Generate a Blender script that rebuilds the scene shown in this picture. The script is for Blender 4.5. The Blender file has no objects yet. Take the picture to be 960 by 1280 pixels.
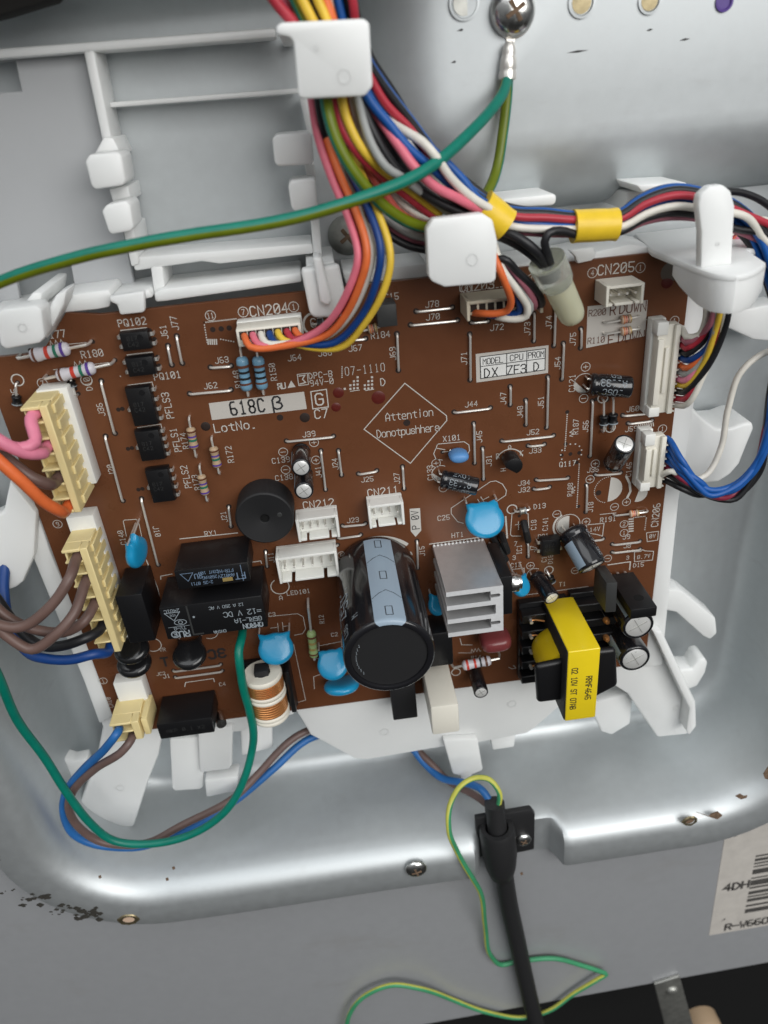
import bpy, bmesh, math, random
from mathutils import Vector, Matrix
random.seed(7)
sc = bpy.context.scene
C = sc.collection
MM = 0.001
# ------------------------------------------------------------------ camera
FPX, DCAM = 934.9, 190.0
RM = ((0.99160094, -0.12232921, 0.04198959),
      (-0.09718501, -0.4905312, 0.86598742),
      (-0.08533836, -0.8627947, -0.49829976))
cd = bpy.data.cameras.new('camera')
cam = bpy.data.objects.new('camera', cd)
C.objects.link(cam)
cam.matrix_world = Matrix(((RM[0][0], -RM[0][1], -RM[0][2], 0),
                           (RM[1][0], -RM[1][1], -RM[1][2], -DCAM * MM),
                           (RM[2][0], -RM[2][1], -RM[2][2], 0), (0, 0, 0, 1)))
cd.sensor_fit = 'VERTICAL'
cd.sensor_height = 24
cd.lens = 24 * FPX / 1280
cd.clip_start = 0.005
cd.clip_end = 20
cd.dof.use_dof = True
cd.dof.focus_distance = 0.212
cd.dof.aperture_fstop = 9.5
sc.camera = cam
# ------------------------------------------------------------------ light
wd = bpy.data.worlds.new('World')
sc.world = wd
wd.use_nodes = True
nt = wd.node_tree
bg = nt.nodes['Background']
tc = nt.nodes.new('ShaderNodeTexCoord')
sx = nt.nodes.new('ShaderNodeSeparateXYZ')
rp = nt.nodes.new('ShaderNodeValToRGB')
mp = nt.nodes.new('ShaderNodeMapRange')
nt.links.new(tc.outputs['Generated'], sx.inputs[0])
nt.links.new(sx.outputs['Z'], mp.inputs['Value'])
mp.inputs['From Min'].default_value = -1
nt.links.new(mp.outputs[0], rp.inputs[0])
rp.color_ramp.elements[0].position = 0.25
rp.color_ramp.elements[0].color = (0.055, 0.055, 0.053, 1)
rp.color_ramp.elements[1].position = 0.85
rp.color_ramp.elements[1].color = (1.0, 1.03, 1.06, 1)
em = rp.color_ramp.elements.new(0.5)
em.color = (0.28, 0.285, 0.29, 1)
nt.links.new(rp.outputs[0], bg.inputs[0])
bg.inputs[1].default_value = 0.47


def area_light(name, loc, target, sx_, sy_, power, col):
    ld = bpy.data.lights.new(name, 'AREA')
    ld.shape = 'RECTANGLE'
    ld.size, ld.size_y = sx_, sy_
    ld.energy = power
    ld.color = col
    o = bpy.data.objects.new(name, ld)
    C.objects.link(o)
    o.location = loc
    o.rotation_euler = (Vector(target) - Vector(loc)).to_track_quat('-Z', 'Y').to_euler()
    return o


area_light('window_light', (0.50, -1.0, 0.42), (0, 0, -0.1), 0.95, 0.8, 12, (1.0, 0.99, 0.97))
area_light('ceiling_light', (-0.55, -0.9, 1.45), (0, 0, -0.12), 1.5, 1.3, 10.5, (0.95, 0.98, 1.0))
vs = sc.view_settings
vs.view_transform = 'Standard'
vs.look = 'None'
vs.exposure = 0.0
vs.gamma = 1
vs.use_curve_mapping = False


# ------------------------------------------------------------------ helpers
def pt(x, y, w):
    """photo pixel + height above the board (mm) -> (u, v, w) in mm"""
    a = (x - 480, y - 640, FPX)
    r = [sum(RM[i][k] * a[k] for k in range(3)) for i in range(3)]
    t = (DCAM - w) / r[1]
    return Vector((r[0] * t, r[2] * t, w))


def uv(x, y, w=0):
    p = pt(x, y, w)
    return (p.x, p.y)


def poly(pxs, w):
    return [uv(x, y, w) for x, y in pxs]


MATS = {}


def mat(name, col, rough=0.5, metal=0.0, noise=0.0, nscale=200.0, bump=0.0, bscale=None, sss=0.0, coat=0.0,
        trans=0.0, emis=None, rvar=0.0, alpha=1.0, spec=0.5, ior=1.45):
    m = bpy.data.materials.new(name)
    m.use_nodes = True
    t = m.node_tree
    b = t.nodes['Principled BSDF']
    b.inputs['Base Color'].default_value = (*col, 1)
    b.inputs['Roughness'].default_value = rough
    b.inputs['Metallic'].default_value = metal
    b.inputs['IOR'].default_value = ior
    b.inputs['Specular IOR Level'].default_value = spec
    b.inputs['Coat Weight'].default_value = coat
    b.inputs['Coat Roughness'].default_value = 0.12
    b.inputs['Transmission Weight'].default_value = trans
    if sss:
        b.inputs['Subsurface Weight'].default_value = sss
        b.inputs['Subsurface Radius'].default_value = (1.0, 1.0, 1.0)
        b.inputs['Subsurface Scale'].default_value = 0.0022
    tco = t.nodes.new('ShaderNodeTexCoord')
    if noise or rvar:
        nz = t.nodes.new('ShaderNodeTexNoise')
        nz.inputs['Scale'].default_value = nscale
        nz.inputs['Detail'].default_value = 6
        nz.inputs['Roughness'].default_value = 0.6
        t.links.new(tco.outputs['Object'], nz.inputs['Vector'])
        if noise:
            mr = t.nodes.new('ShaderNodeMapRange')
            mr.inputs['From Min'].default_value = 0.3
            mr.inputs['From Max'].default_value = 0.7
            mr.inputs['To Min'].default_value = 1 - noise
            mr.inputs['To Max'].default_value = 1 + noise
            t.links.new(nz.outputs['Fac'], mr.inputs['Value'])
            mx = t.nodes.new('ShaderNodeVectorMath')
            mx.operation = 'SCALE'
            mx.inputs[0].default_value = col
            t.links.new(mr.outputs[0], mx.inputs['Scale'])
            t.links.new(mx.outputs[0], b.inputs['Base Color'])
        if rvar:
            m2 = t.nodes.new('ShaderNodeMapRange')
            m2.inputs['From Min'].default_value = 0.3
            m2.inputs['From Max'].default_value = 0.7
            m2.inputs['To Min'].default_value = max(0.03, rough - rvar)
            m2.inputs['To Max'].default_value = rough + rvar
            t.links.new(nz.outputs['Fac'], m2.inputs['Value'])
            t.links.new(m2.outputs[0], b.inputs['Roughness'])
    if bump:
        n2 = t.nodes.new('ShaderNodeTexNoise')
        n2.inputs['Scale'].default_value = bscale or nscale * 3
        n2.inputs['Detail'].default_value = 4
        t.links.new(tco.outputs['Object'], n2.inputs['Vector'])
        bp = t.nodes.new('ShaderNodeBump')
        bp.inputs['Strength'].default_value = bump
        bp.inputs['Distance'].default_value = 0.0003
        t.links.new(n2.outputs['Fac'], bp.inputs['Height'])
        t.links.new(bp.outputs[0], b.inputs['Normal'])
    MATS[name] = m
    return m


def add_wear(name, wear_col, lo=0.62, hi=0.7, scale=60.0, rough=0.75, second=None, stretch=(1, 1, 1)):
    """stains and scuffs with a shape of their own, mixed over a material's own colour"""
    m = MATS[name]
    t = m.node_tree
    b = t.nodes['Principled BSDF']
    tco = t.nodes.new('ShaderNodeTexCoord')
    mpg = t.nodes.new('ShaderNodeMapping')
    mpg.inputs['Scale'].default_value = stretch
    t.links.new(tco.outputs['Object'], mpg.inputs[0])
    nz = t.nodes.new('ShaderNodeTexNoise')
    nz.inputs['Scale'].default_value = scale
    nz.inputs['Detail'].default_value = 8
    nz.inputs['Roughness'].default_value = 0.62
    t.links.new(mpg.outputs[0], nz.inputs['Vector'])
    mr = t.nodes.new('ShaderNodeMapRange')
    mr.inputs['From Min'].default_value = lo
    mr.inputs['From Max'].default_value = hi
    t.links.new(nz.outputs['Fac'], mr.inputs['Value'])
    mx = t.nodes.new('ShaderNodeMix')
    mx.data_type = 'RGBA'
    t.links.new(mr.outputs[0], mx.inputs[0])
    src = b.inputs['Base Color']
    if src.is_linked:
        t.links.new(src.links[0].from_socket, mx.inputs[6])
    else:
        mx.inputs[6].default_value = src.default_value
    mx.inputs[7].default_value = (*wear_col, 1)
    t.links.new(mx.outputs[2], b.inputs['Base Color'])


class MB:
    """collects faces in board space (u right, v up, w out of the board), mm"""

    def __init__(s):
        s.v, s.f, s.m = [], [], []

    def add(s, vs_, fs, mi=0, M=None):
        o = len(s.v)
        for p in vs_:
            p = Vector(p)
            s.v.append(M @ p if M else p)
        for f in fs:
            s.f.append([o + i for i in f])
            s.m.append(mi)
        return s

    def box(s, u0, u1, v0, v1, w0, w1, mi=0, M=None):
        u0, u1 = min(u0, u1), max(u0, u1)
        v0, v1 = min(v0, v1), max(v0, v1)
        w0, w1 = min(w0, w1), max(w0, w1)
        return s.add([(u0, v0, w0), (u1, v0, w0), (u1, v1, w0), (u0, v1, w0), (u0, v0, w1), (u1, v0, w1), (u1, v1, w1), (u0, v1, w1)],
                     [(0, 3, 2, 1), (4, 5, 6, 7), (0, 1, 5, 4), (1, 2, 6, 5), (2, 3, 7, 6), (3, 0, 4, 7)], mi, M)

    def prism(s, pl, w0, w1, mi=0, M=None, w1b=None):
        a = sum(pl[i][0] * pl[(i + 1) % len(pl)][1] - pl[(i + 1) % len(pl)][0] * pl[i][1] for i in range(len(pl)))
        if a < 0:
            pl = pl[::-1]
        n = len(pl)
        V = [(p[0], p[1], w0) for p in pl] + [(p[0], p[1], w1) for p in pl]
        F = [tuple(range(n))[::-1], tuple(range(n, 2 * n))] + [(i, (i + 1) % n, n + (i + 1) % n, n + i) for i in range(n)]
        return s.add(V, F, mi, M)

    def loft(s, rings, mi=0, cap=True, M=None, closed=True):
        n = len(rings[0])
        V = [p for r in rings for p in r]
        F = []
        for k in range(len(rings) - 1):
            for i in range(n if closed else n - 1):
                j = (i + 1) % n
                F.append((k * n + i, k * n + j, (k + 1) * n + j, (k + 1) * n + i))
        if cap:
            F.append(tuple(range(n))[::-1])
            F.append(tuple(range((len(rings) - 1) * n, len(rings) * n)))
        return s.add(V, F, mi, M)

    def lathe(s, prof, M=None, n=24, mi=0, cap=True):
        rings = [[(r * math.cos(2 * math.pi * i / n), r * math.sin(2 * math.pi * i / n), h) for i in range(n)] for r, h in prof]
        return s.loft(rings, mi, cap, M)

    def cyl(s, p0, p1, r0, r1=None, n=10, mi=0):
        return s.lathe([(r0, 0), (r0 if r1 is None else r1, (Vector(p1) - Vector(p0)).length)], frame(p0, Vector(p1) - Vector(p0)), n, mi)

    def tube(s, pts, r, n=8, mi=0, stripe=None, cap=True):
        pts = [Vector(p) for p in pts]
        N = len(pts)
        T = []
        for i in range(N):
            d = pts[min(i + 1, N - 1)] - pts[max(i - 1, 0)]
            T.append(d.normalized() if d.length > 1e-9 else Vector((0, 0, 1)))
        ref = Vector((0, 0, 1))
        if abs(T[0].dot(ref)) > 0.95:
            ref = Vector((0, 1, 0))
        nrm = (ref - T[0] * ref.dot(T[0])).normalized()
        rings = []
        for i in range(N):
            if stripe:
                nrm = Vector((0, 0, 1))
            nrm = nrm - T[i] * nrm.dot(T[i])
            nrm = nrm.normalized() if nrm.length > 1e-6 else T[i].orthogonal().normalized()
            bn = T[i].cross(nrm)
            rr = r[i] if isinstance(r, (list, tuple)) else r
            tw = min(stripe[2] * i, 3.3) if stripe else 0
            rings.append([pts[i] + (nrm * math.cos(2 * math.pi * k / n + tw) + bn * math.sin(2 * math.pi * k / n + tw)) * rr for k in range(n)])
        o = len(s.v)
        nf = len(s.f)
        s.loft(rings, mi, cap)
        if stripe:
            for q in range(N - 1):
                for k in range(stripe[0], stripe[0] + stripe[1]):
                    s.m[nf + q * n + k % n] = 1
        return s


def frame(o, z, x=None):
    z = Vector(z).normalized()
    x = Vector(x) if x is not None else (Vector((1, 0, 0)) if abs(z.x) < 0.9 else Vector((0, 1, 0)))
    x = (x - z * x.dot(z)).normalized()
    y = z.cross(x)
    o = Vector(o)
    return Matrix(((x.x, y.x, z.x, o.x), (x.y, y.y, z.y, o.y), (x.z, y.z, z.z, o.z), (0, 0, 0, 1)))


def at_rot(u, v, w=0, deg=0):
    return Matrix.Translation((u, v, w)) @ Matrix.Rotation(math.radians(deg), 4, 'Z')


def smooth_path(ctrl, step=1.6):
    """Catmull-Rom through 3D control points"""
    P = [Vector(p) for p in ctrl]
    if len(P) < 3:
        return P
    P = [P[0] * 2 - P[1]] + P + [P[-1] * 2 - P[-2]]
    out = []
    for i in range(1, len(P) - 2):
        p0, p1, p2, p3 = P[i - 1], P[i], P[i + 1], P[i + 2]
        n = max(2, int((p2 - p1).length / step))
        t0, t1 = 0.0, max((p1 - p0).length, 1e-3) ** 0.5
        t2 = t1 + max((p2 - p1).length, 1e-3) ** 0.5
        t3 = t2 + max((p3 - p2).length, 1e-3) ** 0.5
        for k in range(n):
            t = t1 + (t2 - t1) * k / n
            a1 = p0 * ((t1 - t) / (t1 - t0)) + p1 * ((t - t0) / (t1 - t0))
            a2 = p1 * ((t2 - t) / (t2 - t1)) + p2 * ((t - t1) / (t2 - t1))
            a3 = p2 * ((t3 - t) / (t3 - t2)) + p3 * ((t - t2) / (t3 - t2))
            b1 = a1 * ((t2 - t) / (t2 - t0)) + a2 * ((t - t0) / (t2 - t0))
            b2 = a2 * ((t3 - t) / (t3 - t1)) + a3 * ((t - t1) / (t3 - t1))
            out.append(b1 * ((t2 - t) / (t2 - t1)) + b2 * ((t - t1) / (t2 - t1)))
    out.append(P[-2])
    return out


def w3(p):
    return Vector((p[0], -p[2], p[1])) * MM


ORG = {}


def build(name, mb, mats, parent=None, bevel=0.0, seg=2, smooth=True, angle=38, origin=None, label=None):
    """links ONE mesh object; vertices are in board space (mm)"""
    if not isinstance(mats, (list, tuple)):
        mats = [mats]
    pts = mb.v
    if origin is None:
        lo = Vector((min(p[i] for p in pts) for i in range(3)))
        hi = Vector((max(p[i] for p in pts) for i in range(3)))
        origin = (lo + hi) / 2
        origin.z = lo.z
    origin = Vector(origin)
    me = bpy.data.meshes.new(name)
    me.from_pydata([w3(p - origin) for p in pts], [], mb.f)
    for m in mats:
        me.materials.append(MATS[m] if isinstance(m, str) else m)
    me.polygons.foreach_set('material_index', mb.m)
    bm = bmesh.new()
    bm.from_mesh(me)
    bmesh.ops.recalc_face_normals(bm, faces=bm.faces)
    if bevel:
        ed = [e for e in bm.edges if len(e.link_faces) == 2 and e.calc_face_angle(0) > math.radians(30)]
        bmesh.ops.bevel(bm, geom=ed, offset=bevel * MM, segments=seg, profile=0.5, affect='EDGES', clamp_overlap=True)
    bm.to_mesh(me)
    bm.free()
    if smooth:
        me.shade_smooth()
        me.set_sharp_from_angle(angle=math.radians(angle))
    o = bpy.data.objects.new(name, me)
    C.objects.link(o)
    wo = w3(origin)
    if parent is not None:
        o.parent = parent
        o.location = wo - ORG[parent]
    else:
        o.location = wo
    ORG[o] = wo
    if label:
        o['label'] = label
    if 'lettering' in name or name in ('printed_legend', 'top_print', 'marking', 'barcode'):
        o['kind'] = 'stuff'
    return o


def thing(name, label, cat, at=(0, 0, 0), group=None):
    o = bpy.data.objects.new(name, None)
    C.objects.link(o)
    o.empty_display_size = 0.01
    o.location = w3(at)
    ORG[o] = w3(at)
    o['label'] = label
    o['category'] = cat
    if group:
        o['group'] = group
    return o


def tag(o, label, cat, group=None):
    o['label'] = label
    o['category'] = cat
    if group:
        o['group'] = group
    return o


def struct(o):
    o['kind'] = 'structure'
    return o


# single-stroke lettering, 4 x 6 grid
GL = {'A': '00 04 26 44 40|02 42', 'B': '00 06 36 45 44 33 03|33 42 41 30 00', 'C': '45 36 16 05 01 10 30 41', 'D': '00 06 26 44 42 20 00',
      'E': '40 00 06 46|03 33', 'F': '00 06 46|03 33', 'G': '45 36 16 05 01 10 30 41 43 23', 'H': '00 06|40 46|03 43', 'I': '20 26|10 30|16 36',
      'J': '01 10 30 41 46', 'K': '00 06|46 03 40', 'L': '06 00 40', 'M': '00 06 23 46 40', 'N': '00 06 40 46', 'O': '10 01 05 16 36 45 41 30 10',
      'P': '00 06 36 45 44 33 03', 'Q': '10 01 05 16 36 45 41 30 10|22 40', 'R': '00 06 36 45 44 33 03|23 40', 'S': '45 36 16 05 04 13 33 42 41 30 10 01',
      'T': '06 46|26 20', 'U': '06 01 10 30 41 46', 'V': '06 20 46', 'W': '06 10 23 30 46', 'X': '00 46|06 40', 'Y': '06 23 46|23 20', 'Z': '06 46 00 40',
      '0': '10 01 05 16 36 45 41 30 10|01 45', 'o0': '10 01 05 16 36 45 41 30 10', '1': '15 26 20|10 30', '2': '05 16 36 45 44 00 40',
      '3': '05 16 36 45 44 33 13|33 42 41 30 10 01', '4': '30 36 02 42', '5': '46 06 03 33 42 41 30 10 01', '6': '36 16 05 01 10 30 41 42 33 03',
      '7': '06 46 10', '8': '13 04 05 16 36 45 44 33 13 02 01 10 30 41 42 33', '9': '10 30 41 45 36 16 05 04 13 43', '-': '03 43', '.': '10 20',
      '+': '03 43|21 25', '/': '00 46', ':': '21 22|24 25', 'b': '00 05 16 26 35 34 24 14|24 33 32 22 02', '=': '02 42|04 44', '~': '03 14 32 43',
      'a': '04 34 43 40 10 01 12 42', 'n': '00 04|03 14 34 43 40', 't': '25 21 30 40|04 44', 'e': '02 42 43 34 14 03 01 10 40', 'i': '20 24|25 26',
      'o': '10 01 03 14 34 43 41 30 10', 'p': '00 06|05 16 36 45 43 32 12 03', 'u': '04 01 10 30 41|44 40', 's': '43 34 14 03 12 32 41 30 10 01',
      'h': '00 06|03 14 34 43 40', 'r': '00 04|03 14 34', '|': '20 26'}


def stroke(mb, pl, th, fm, mi=0, k=0, closed=False):
    """mitred ribbon along 2D points, mapped by fm(x, y, lift)"""
    P = [Vector((p[0], p[1])) for p in pl]
    n = len(P)
    if n < 2:
        return
    L, Rr = [], []
    for i in range(n):
        a = P[i] - P[i - 1] if (i > 0 or closed) else P[1] - P[0]
        b = P[(i + 1) % n] - P[i] if (i < n - 1 or closed) else P[-1] - P[-2]
        if a.length < 1e-9:
            a = b
        if b.length < 1e-9:
            b = a
        a.normalize()
        b.normalize()
        m = a + b
        m = m.normalized() if m.length > 1e-4 else a
        nn = Vector((-m.y, m.x))
        c = max(0.45, abs(m.dot(a)))
        ex = Vector((0, 0))
        if not closed and i == 0:
            ex = -a * th * 0.5
        if not closed and i == n - 1:
            ex = b * th * 0.5
        L.append(P[i] + ex + nn * th * 0.5 / c)
        Rr.append(P[i] + ex - nn * th * 0.5 / c)
    V = [fm(p.x, p.y, k * 0.006) for p in L] + [fm(p.x, p.y, k * 0.006) for p in Rr]
    F = [(i, n + i, n + (i + 1) % n, (i + 1) % n) for i in range(n if closed else n - 1)]
    mb.add(V, F, mi)


def flatmap(u, v, w, deg=0):
    c, s_ = math.cos(math.radians(deg)), math.sin(math.radians(deg))
    return lambda x, y, l=0: (u + x * c - y * s_, v + x * s_ + y * c, w + l)


def text(mb, s, h, fm, th=0.22, asp=0.62, gap=0.32, mi=0, align='c', slash=True):
    """lettering of height h (mm) on the map fm"""
    cw = h * asp
    adv = cw + h * gap
    W = adv * len(s) - h * gap
    x0 = -W / 2 if align == 'c' else 0
    k = 0
    for i, ch in enumerate(s):
        if ch == ' ':
            continue
        key = ch
        if ch == '0' and not slash:
            key = 'o0'
        dy = -h / 3 if ch == 'p' else 0
        for pl in GL[key].split('|'):
            q = [(x0 + i * adv + int(c[0]) / 4 * cw, dy + int(c[1]) / 6 * h - h / 2) for c in pl.split()]
            k += 1
            stroke(mb, q, th, fm, mi, k % 4)


def ring(mb, r, fm, th=0.18, n=18, a0=0, a1=360, mi=0):
    full = a1 - a0 >= 360
    m = n if full else n + 1
    stroke(mb, [(r * math.cos(math.radians(a0 + (a1 - a0) * i / n)), r * math.sin(math.radians(a0 + (a1 - a0) * i / n))) for i in range(m)], th, fm, mi, 0, full)


def disc(mb, r, fm, n=14, mi=0):
    mb.add([fm(r * math.cos(2 * math.pi * i / n), r * math.sin(2 * math.pi * i / n), 0) for i in range(n)], [tuple(range(n))], mi)


def ext(pxs, w):
    """extents of four photographed top corners TL TR BR BL at height w"""
    q = [uv(x, y, w) for x, y in pxs]
    return ((q[0][0] + q[3][0]) / 2, (q[1][0] + q[2][0]) / 2, (q[2][1] + q[3][1]) / 2, (q[0][1] + q[1][1]) / 2)


# ------------------------------------------------------------------ materials
mat('steel', (0.60, 0.63, 0.64), 0.53, 0.8, noise=0.025, nscale=300, rvar=0.02, bump=0.006, bscale=700)
mat('steel_panel', (0.43, 0.44, 0.455), 0.42, 0.35, noise=0.02, nscale=300, rvar=0.02, bump=0.006, bscale=700)
add_wear('steel', (0.52, 0.535, 0.54), 0.60, 0.95, 70, stretch=(1, 1, 3))
add_wear('steel_panel', (0.36, 0.35, 0.34), 0.58, 0.95, 22, stretch=(1, 1, 2.2))
mat('chrome', (0.72, 0.72, 0.70), 0.2, 1.0, noise=0.12, nscale=900, rvar=0.08)
mat('tin', (0.86, 0.83, 0.78), 0.34, 0.7)
mat('zinc', (0.42, 0.42, 0.39), 0.45, 0.9, noise=0.2, nscale=300)
mat('alu', (0.66, 0.66, 0.66), 0.38, 0.7, noise=0.05, nscale=400, bump=0.06, bscale=900)
mat('alu_cut', (0.84, 0.85, 0.86), 0.45, 0.35, noise=0.05, nscale=700, bump=0.15, bscale=1500)
mat('copper', (0.80, 0.36, 0.13), 0.28, 0.75)
mat('brass', (0.30, 0.25, 0.15), 0.4, 0.9, noise=0.25, nscale=600)
mat('rust', (0.17, 0.11, 0.07), 0.85, 0.1, noise=0.5, nscale=900)
mat('white_nylon', (0.80, 0.81, 0.80), 0.38, sss=0.55, noise=0.015, nscale=60, bump=0.01, bscale=300)
mat('shaded_nylon', (0.44, 0.45, 0.46), 0.45, sss=0.3, noise=0.02, nscale=40)  # white back plate's nylon, greyed: its shade is painted into the colour
mat('board', (0.143, 0.055, 0.025), 0.30, spec=0.35, noise=0.10, nscale=55, rvar=0.05, bump=0.015, bscale=220)
add_wear('board', (0.105, 0.036, 0.015), 0.42, 0.68, 13)
mat('board_edge', (0.30, 0.17, 0.08), 0.8)
mat('old_dot', (0.13, 0.105, 0.085), 0.45)
mat('hole', (0.02, 0.01, 0.007), 0.7)
mat('flux', (0.10, 0.012, 0.008), 0.4)
mat('legend', (0.54, 0.52, 0.48), 0.6)
mat('legend_bright', (0.70, 0.69, 0.66), 0.55)
mat('ink', (0.02, 0.02, 0.022), 0.6)
mat('paper', (0.74, 0.74, 0.72), 0.6, noise=0.03, nscale=300)
mat('old_paper', (0.52, 0.49, 0.45), 0.65, noise=0.08, nscale=160)
mat('silver_ink', (0.52, 0.49, 0.45), 0.5)
mat('black_plastic', (0.007, 0.007, 0.008), 0.38, bump=0.04, bscale=1500)
mat('black_gloss', (0.010, 0.010, 0.011), 0.2, coat=0.3)
mat('black_matte', (0.012, 0.012, 0.013), 0.62, bump=0.05, bscale=900)
mat('dark_grey', (0.035, 0.036, 0.036), 0.5, bump=0.05, bscale=1200)
mat('black_sleeve', (0.010, 0.010, 0.012), 0.16, coat=0.5)
mat('stripe_grey', (0.29, 0.37, 0.45), 0.3)
mat('print_grey', (0.28, 0.32, 0.35), 0.5)
mat('print_blue', (0.16, 0.23, 0.33), 0.5)
mat('can_top', (0.86, 0.86, 0.84), 0.3, 0.45, rvar=0.04, nscale=500)
mat('ivory', (0.78, 0.75, 0.66), 0.4, sss=0.15)
mat('header_white', (0.80, 0.80, 0.76), 0.42, sss=0.15)
mat('header_beige', (0.62, 0.56, 0.44), 0.45)
mat('cream', (0.78, 0.64, 0.32), 0.42, sss=0.12, noise=0.04, nscale=90)
mat('cream_dark', (0.50, 0.38, 0.15), 0.5)
mat('disc_blue', (0.012, 0.27, 0.50), 0.28, coat=0.35)
mat('resonator_blue', (0.10, 0.27, 0.56), 0.45)
mat('maroon', (0.20, 0.042, 0.045), 0.3, coat=0.2)
mat('tape_yellow', (0.80, 0.60, 0.015), 0.3, coat=0.3, noise=0.03, nscale=120)
mat('coil_yellow', (0.62, 0.44, 0.01), 0.35, coat=0.3, bump=0.2, bscale=120)
mat('wrap_yellow', (0.80, 0.54, 0.03), 0.38, noise=0.07, nscale=250, bump=0.12, bscale=400)
mat('res_white', (0.60, 0.58, 0.62), 0.4)
mat('res_blue', (0.16, 0.32, 0.45), 0.35, coat=0.2)
mat('res_tan', (0.42, 0.30, 0.19), 0.45)
mat('res_green', (0.28, 0.38, 0.16), 0.4)
mat('res_peach', (0.62, 0.45, 0.33), 0.45)
mat('band_red', (0.55, 0.05, 0.03), 0.4)
mat('band_violet', (0.10, 0.05, 0.28), 0.4)
mat('band_green', (0.02, 0.16, 0.10), 0.4)
mat('band_black', (0.015, 0.015, 0.015), 0.4)
mat('band_brown', (0.12, 0.04, 0.02), 0.4)
mat('band_orange', (0.65, 0.18, 0.05), 0.4)
mat('band_gold', (0.45, 0.33, 0.12), 0.35, 0.4)
mat('core_white', (0.78, 0.74, 0.64), 0.4)
mat('cap_clear', (0.80, 0.80, 0.60), 0.25, sss=0.5, trans=0.45)
mat('cap_core', (0.80, 0.76, 0.50), 0.4, sss=0.4)
mat('cap_smoke', (0.85, 0.88, 0.80), 0.22, trans=0.75)
mat('void', (0.002, 0.002, 0.002), 0.95)
mat('foam', (0.012, 0.011, 0.010), 0.95)
mat('residue', (0.035, 0.032, 0.026), 0.9, noise=.5, nscale=900)
mat('label_ink', (0.07, 0.066, 0.062), 0.6, noise=.3, nscale=500)
mat('rubber', (0.018, 0.018, 0.019), 0.5, bump=0.03, bscale=1800)
WC = {'green': (0.0, 0.17, 0.12), 'olive': (0.13, 0.17, 0.004), 'red': (0.42, 0.03, 0.05), 'pink': (0.70, 0.16, 0.22),
      'orange': (0.72, 0.15, 0.04), 'blue': (0.008, 0.085, 0.33), 'dblue': (0.006, 0.045, 0.20), 'yellow': (0.75, 0.50, 0.05), 'white': (0.72, 0.69, 0.62),
      'black': (0.012, 0.012, 0.014), 'grey': (0.33, 0.34, 0.33), 'brown': (0.13, 0.078, 0.065), 'maroon_wire': (0.22, 0.02, 0.045),
      'mauve': (0.36, 0.12, 0.16), 'earth_green': (0.05, 0.28, 0.13), 'earth_yellow': (0.52, 0.52, 0.09), 'coral': (0.62, 0.12, 0.09),
      'blue2': (0.02, 0.13, 0.38), 'brown2': (0.14, 0.09, 0.08), 'cable': (0.016, 0.016, 0.017), 'lpink': (0.72, 0.22, 0.32)}
for k_, c_ in WC.items():
    mat('wire_' + k_, c_, 0.43, noise=0.12, nscale=160, rvar=0.06, bump=0.03, bscale=420)

# ------------------------------------------------------------------ the setting: pressed steel recess
FL = -22.0


def rrect(u0, u1, v0, v1, r, off, nb=130, ns=40, nc=12):
    u0, u1, v0, v1, r = u0 - off, u1 + off, v0 - off, v1 + off, r + off
    P = []
    for i in range(nb):
        P.append((u0 + r + (u1 - u0 - 2 * r) * i / nb, v0))
    for cx_, cy_, a0 in ((u1 - r, v0 + r, -90),):
        for i in range(nc):
            a = math.radians(a0 + 90 * i / nc)
            P.append((cx_ + r * math.cos(a), cy_ + r * math.sin(a)))
    for i in range(ns):
        P.append((u1, v0 + r + (v1 - v0 - 2 * r) * i / ns))
    for i in range(nc):
        a = math.radians(90 * i / nc)
        P.append((u1 - r + r * math.cos(a), v1 - r + r * math.sin(a)))
    for i in range(ns):
        P.append((u1 - r - (u1 - u0 - 2 * r) * i / ns, v1))
    for i in range(nc):
        a = math.radians(90 + 90 * i / nc)
        P.append((u0 + r + r * math.cos(a), v1 - r + r * math.sin(a)))
    for i in range(ns):
        P.append((u0, v1 - r - (v1 - v0 - 2 * r) * i / ns))
    for i in range(nc):
        a = math.radians(180 + 90 * i / nc)
        P.append((u0 + r + r * math.cos(a), v0 + r + r * math.sin(a)))
    return P


PAN = (-102, 132, -227, 15, 20)
PANEL_W = 13.0
NU0, NU1 = pt(598, 1040, 14).x, pt(690, 1030, 14).x


def sstep(a, b, x):
    t = min(1, max(0, (x - a) / (b - a)))
    return t * t * (3 - 2 * t)


prof = [(0, FL), (1.2, FL + .1), (2.4, FL + .5), (3.6, FL + 1.3), (4.8, FL + 2.7), (5.8, FL + 4.8), (6.6, FL + 8), (7.4, FL + 14), (8.4, FL + 22), (9.3, FL + 29),
        (10.1, FL + 34), (11, FL + 37.6), (12.2, FL + 40.2), (13.8, FL + 42.2), (15.6, FL + 43.4), (18, FL + 44), (23, FL + 44.1), (27.5, FL + 44), (28.4, FL + 43.6), (28.7, FL + 42.8), (28.6, PANEL_W - 0.5)]
rings = []
for off, w in prof:
    R_ = []
    for (x, y) in rrect(*PAN, off):
        ww = w + 0.25 * math.sin(x * 0.05 + y * 0.031) * (1 if off > 9 else 0)
        if y < -225:
            k = sstep(NU0 - 3.2, NU0 + 1.5, x) * (1 - sstep(NU1 - 1.5, NU1 + 3.2, x))
            lim = PANEL_W + 0.6
            ww = ww * (1 - k) + min(ww, lim) * k
            # faint vertical crease pressed above the cord notch
            ww += 0.35 * math.exp(-((x - NU1 + 1) / 1.2) ** 2) * sstep(-18, 6, w) * (1 - k)
        R_.append((x, y, ww))
    rings.append(R_)
mb = MB()
mb.loft(rings, cap=False)
n_ = len(rings[0])
mb.f.append(list(range(n_)))
mb.m.append(0)
pan = struct(build('steel_recess', mb, 'steel', origin=(0, -100, FL)))

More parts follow.
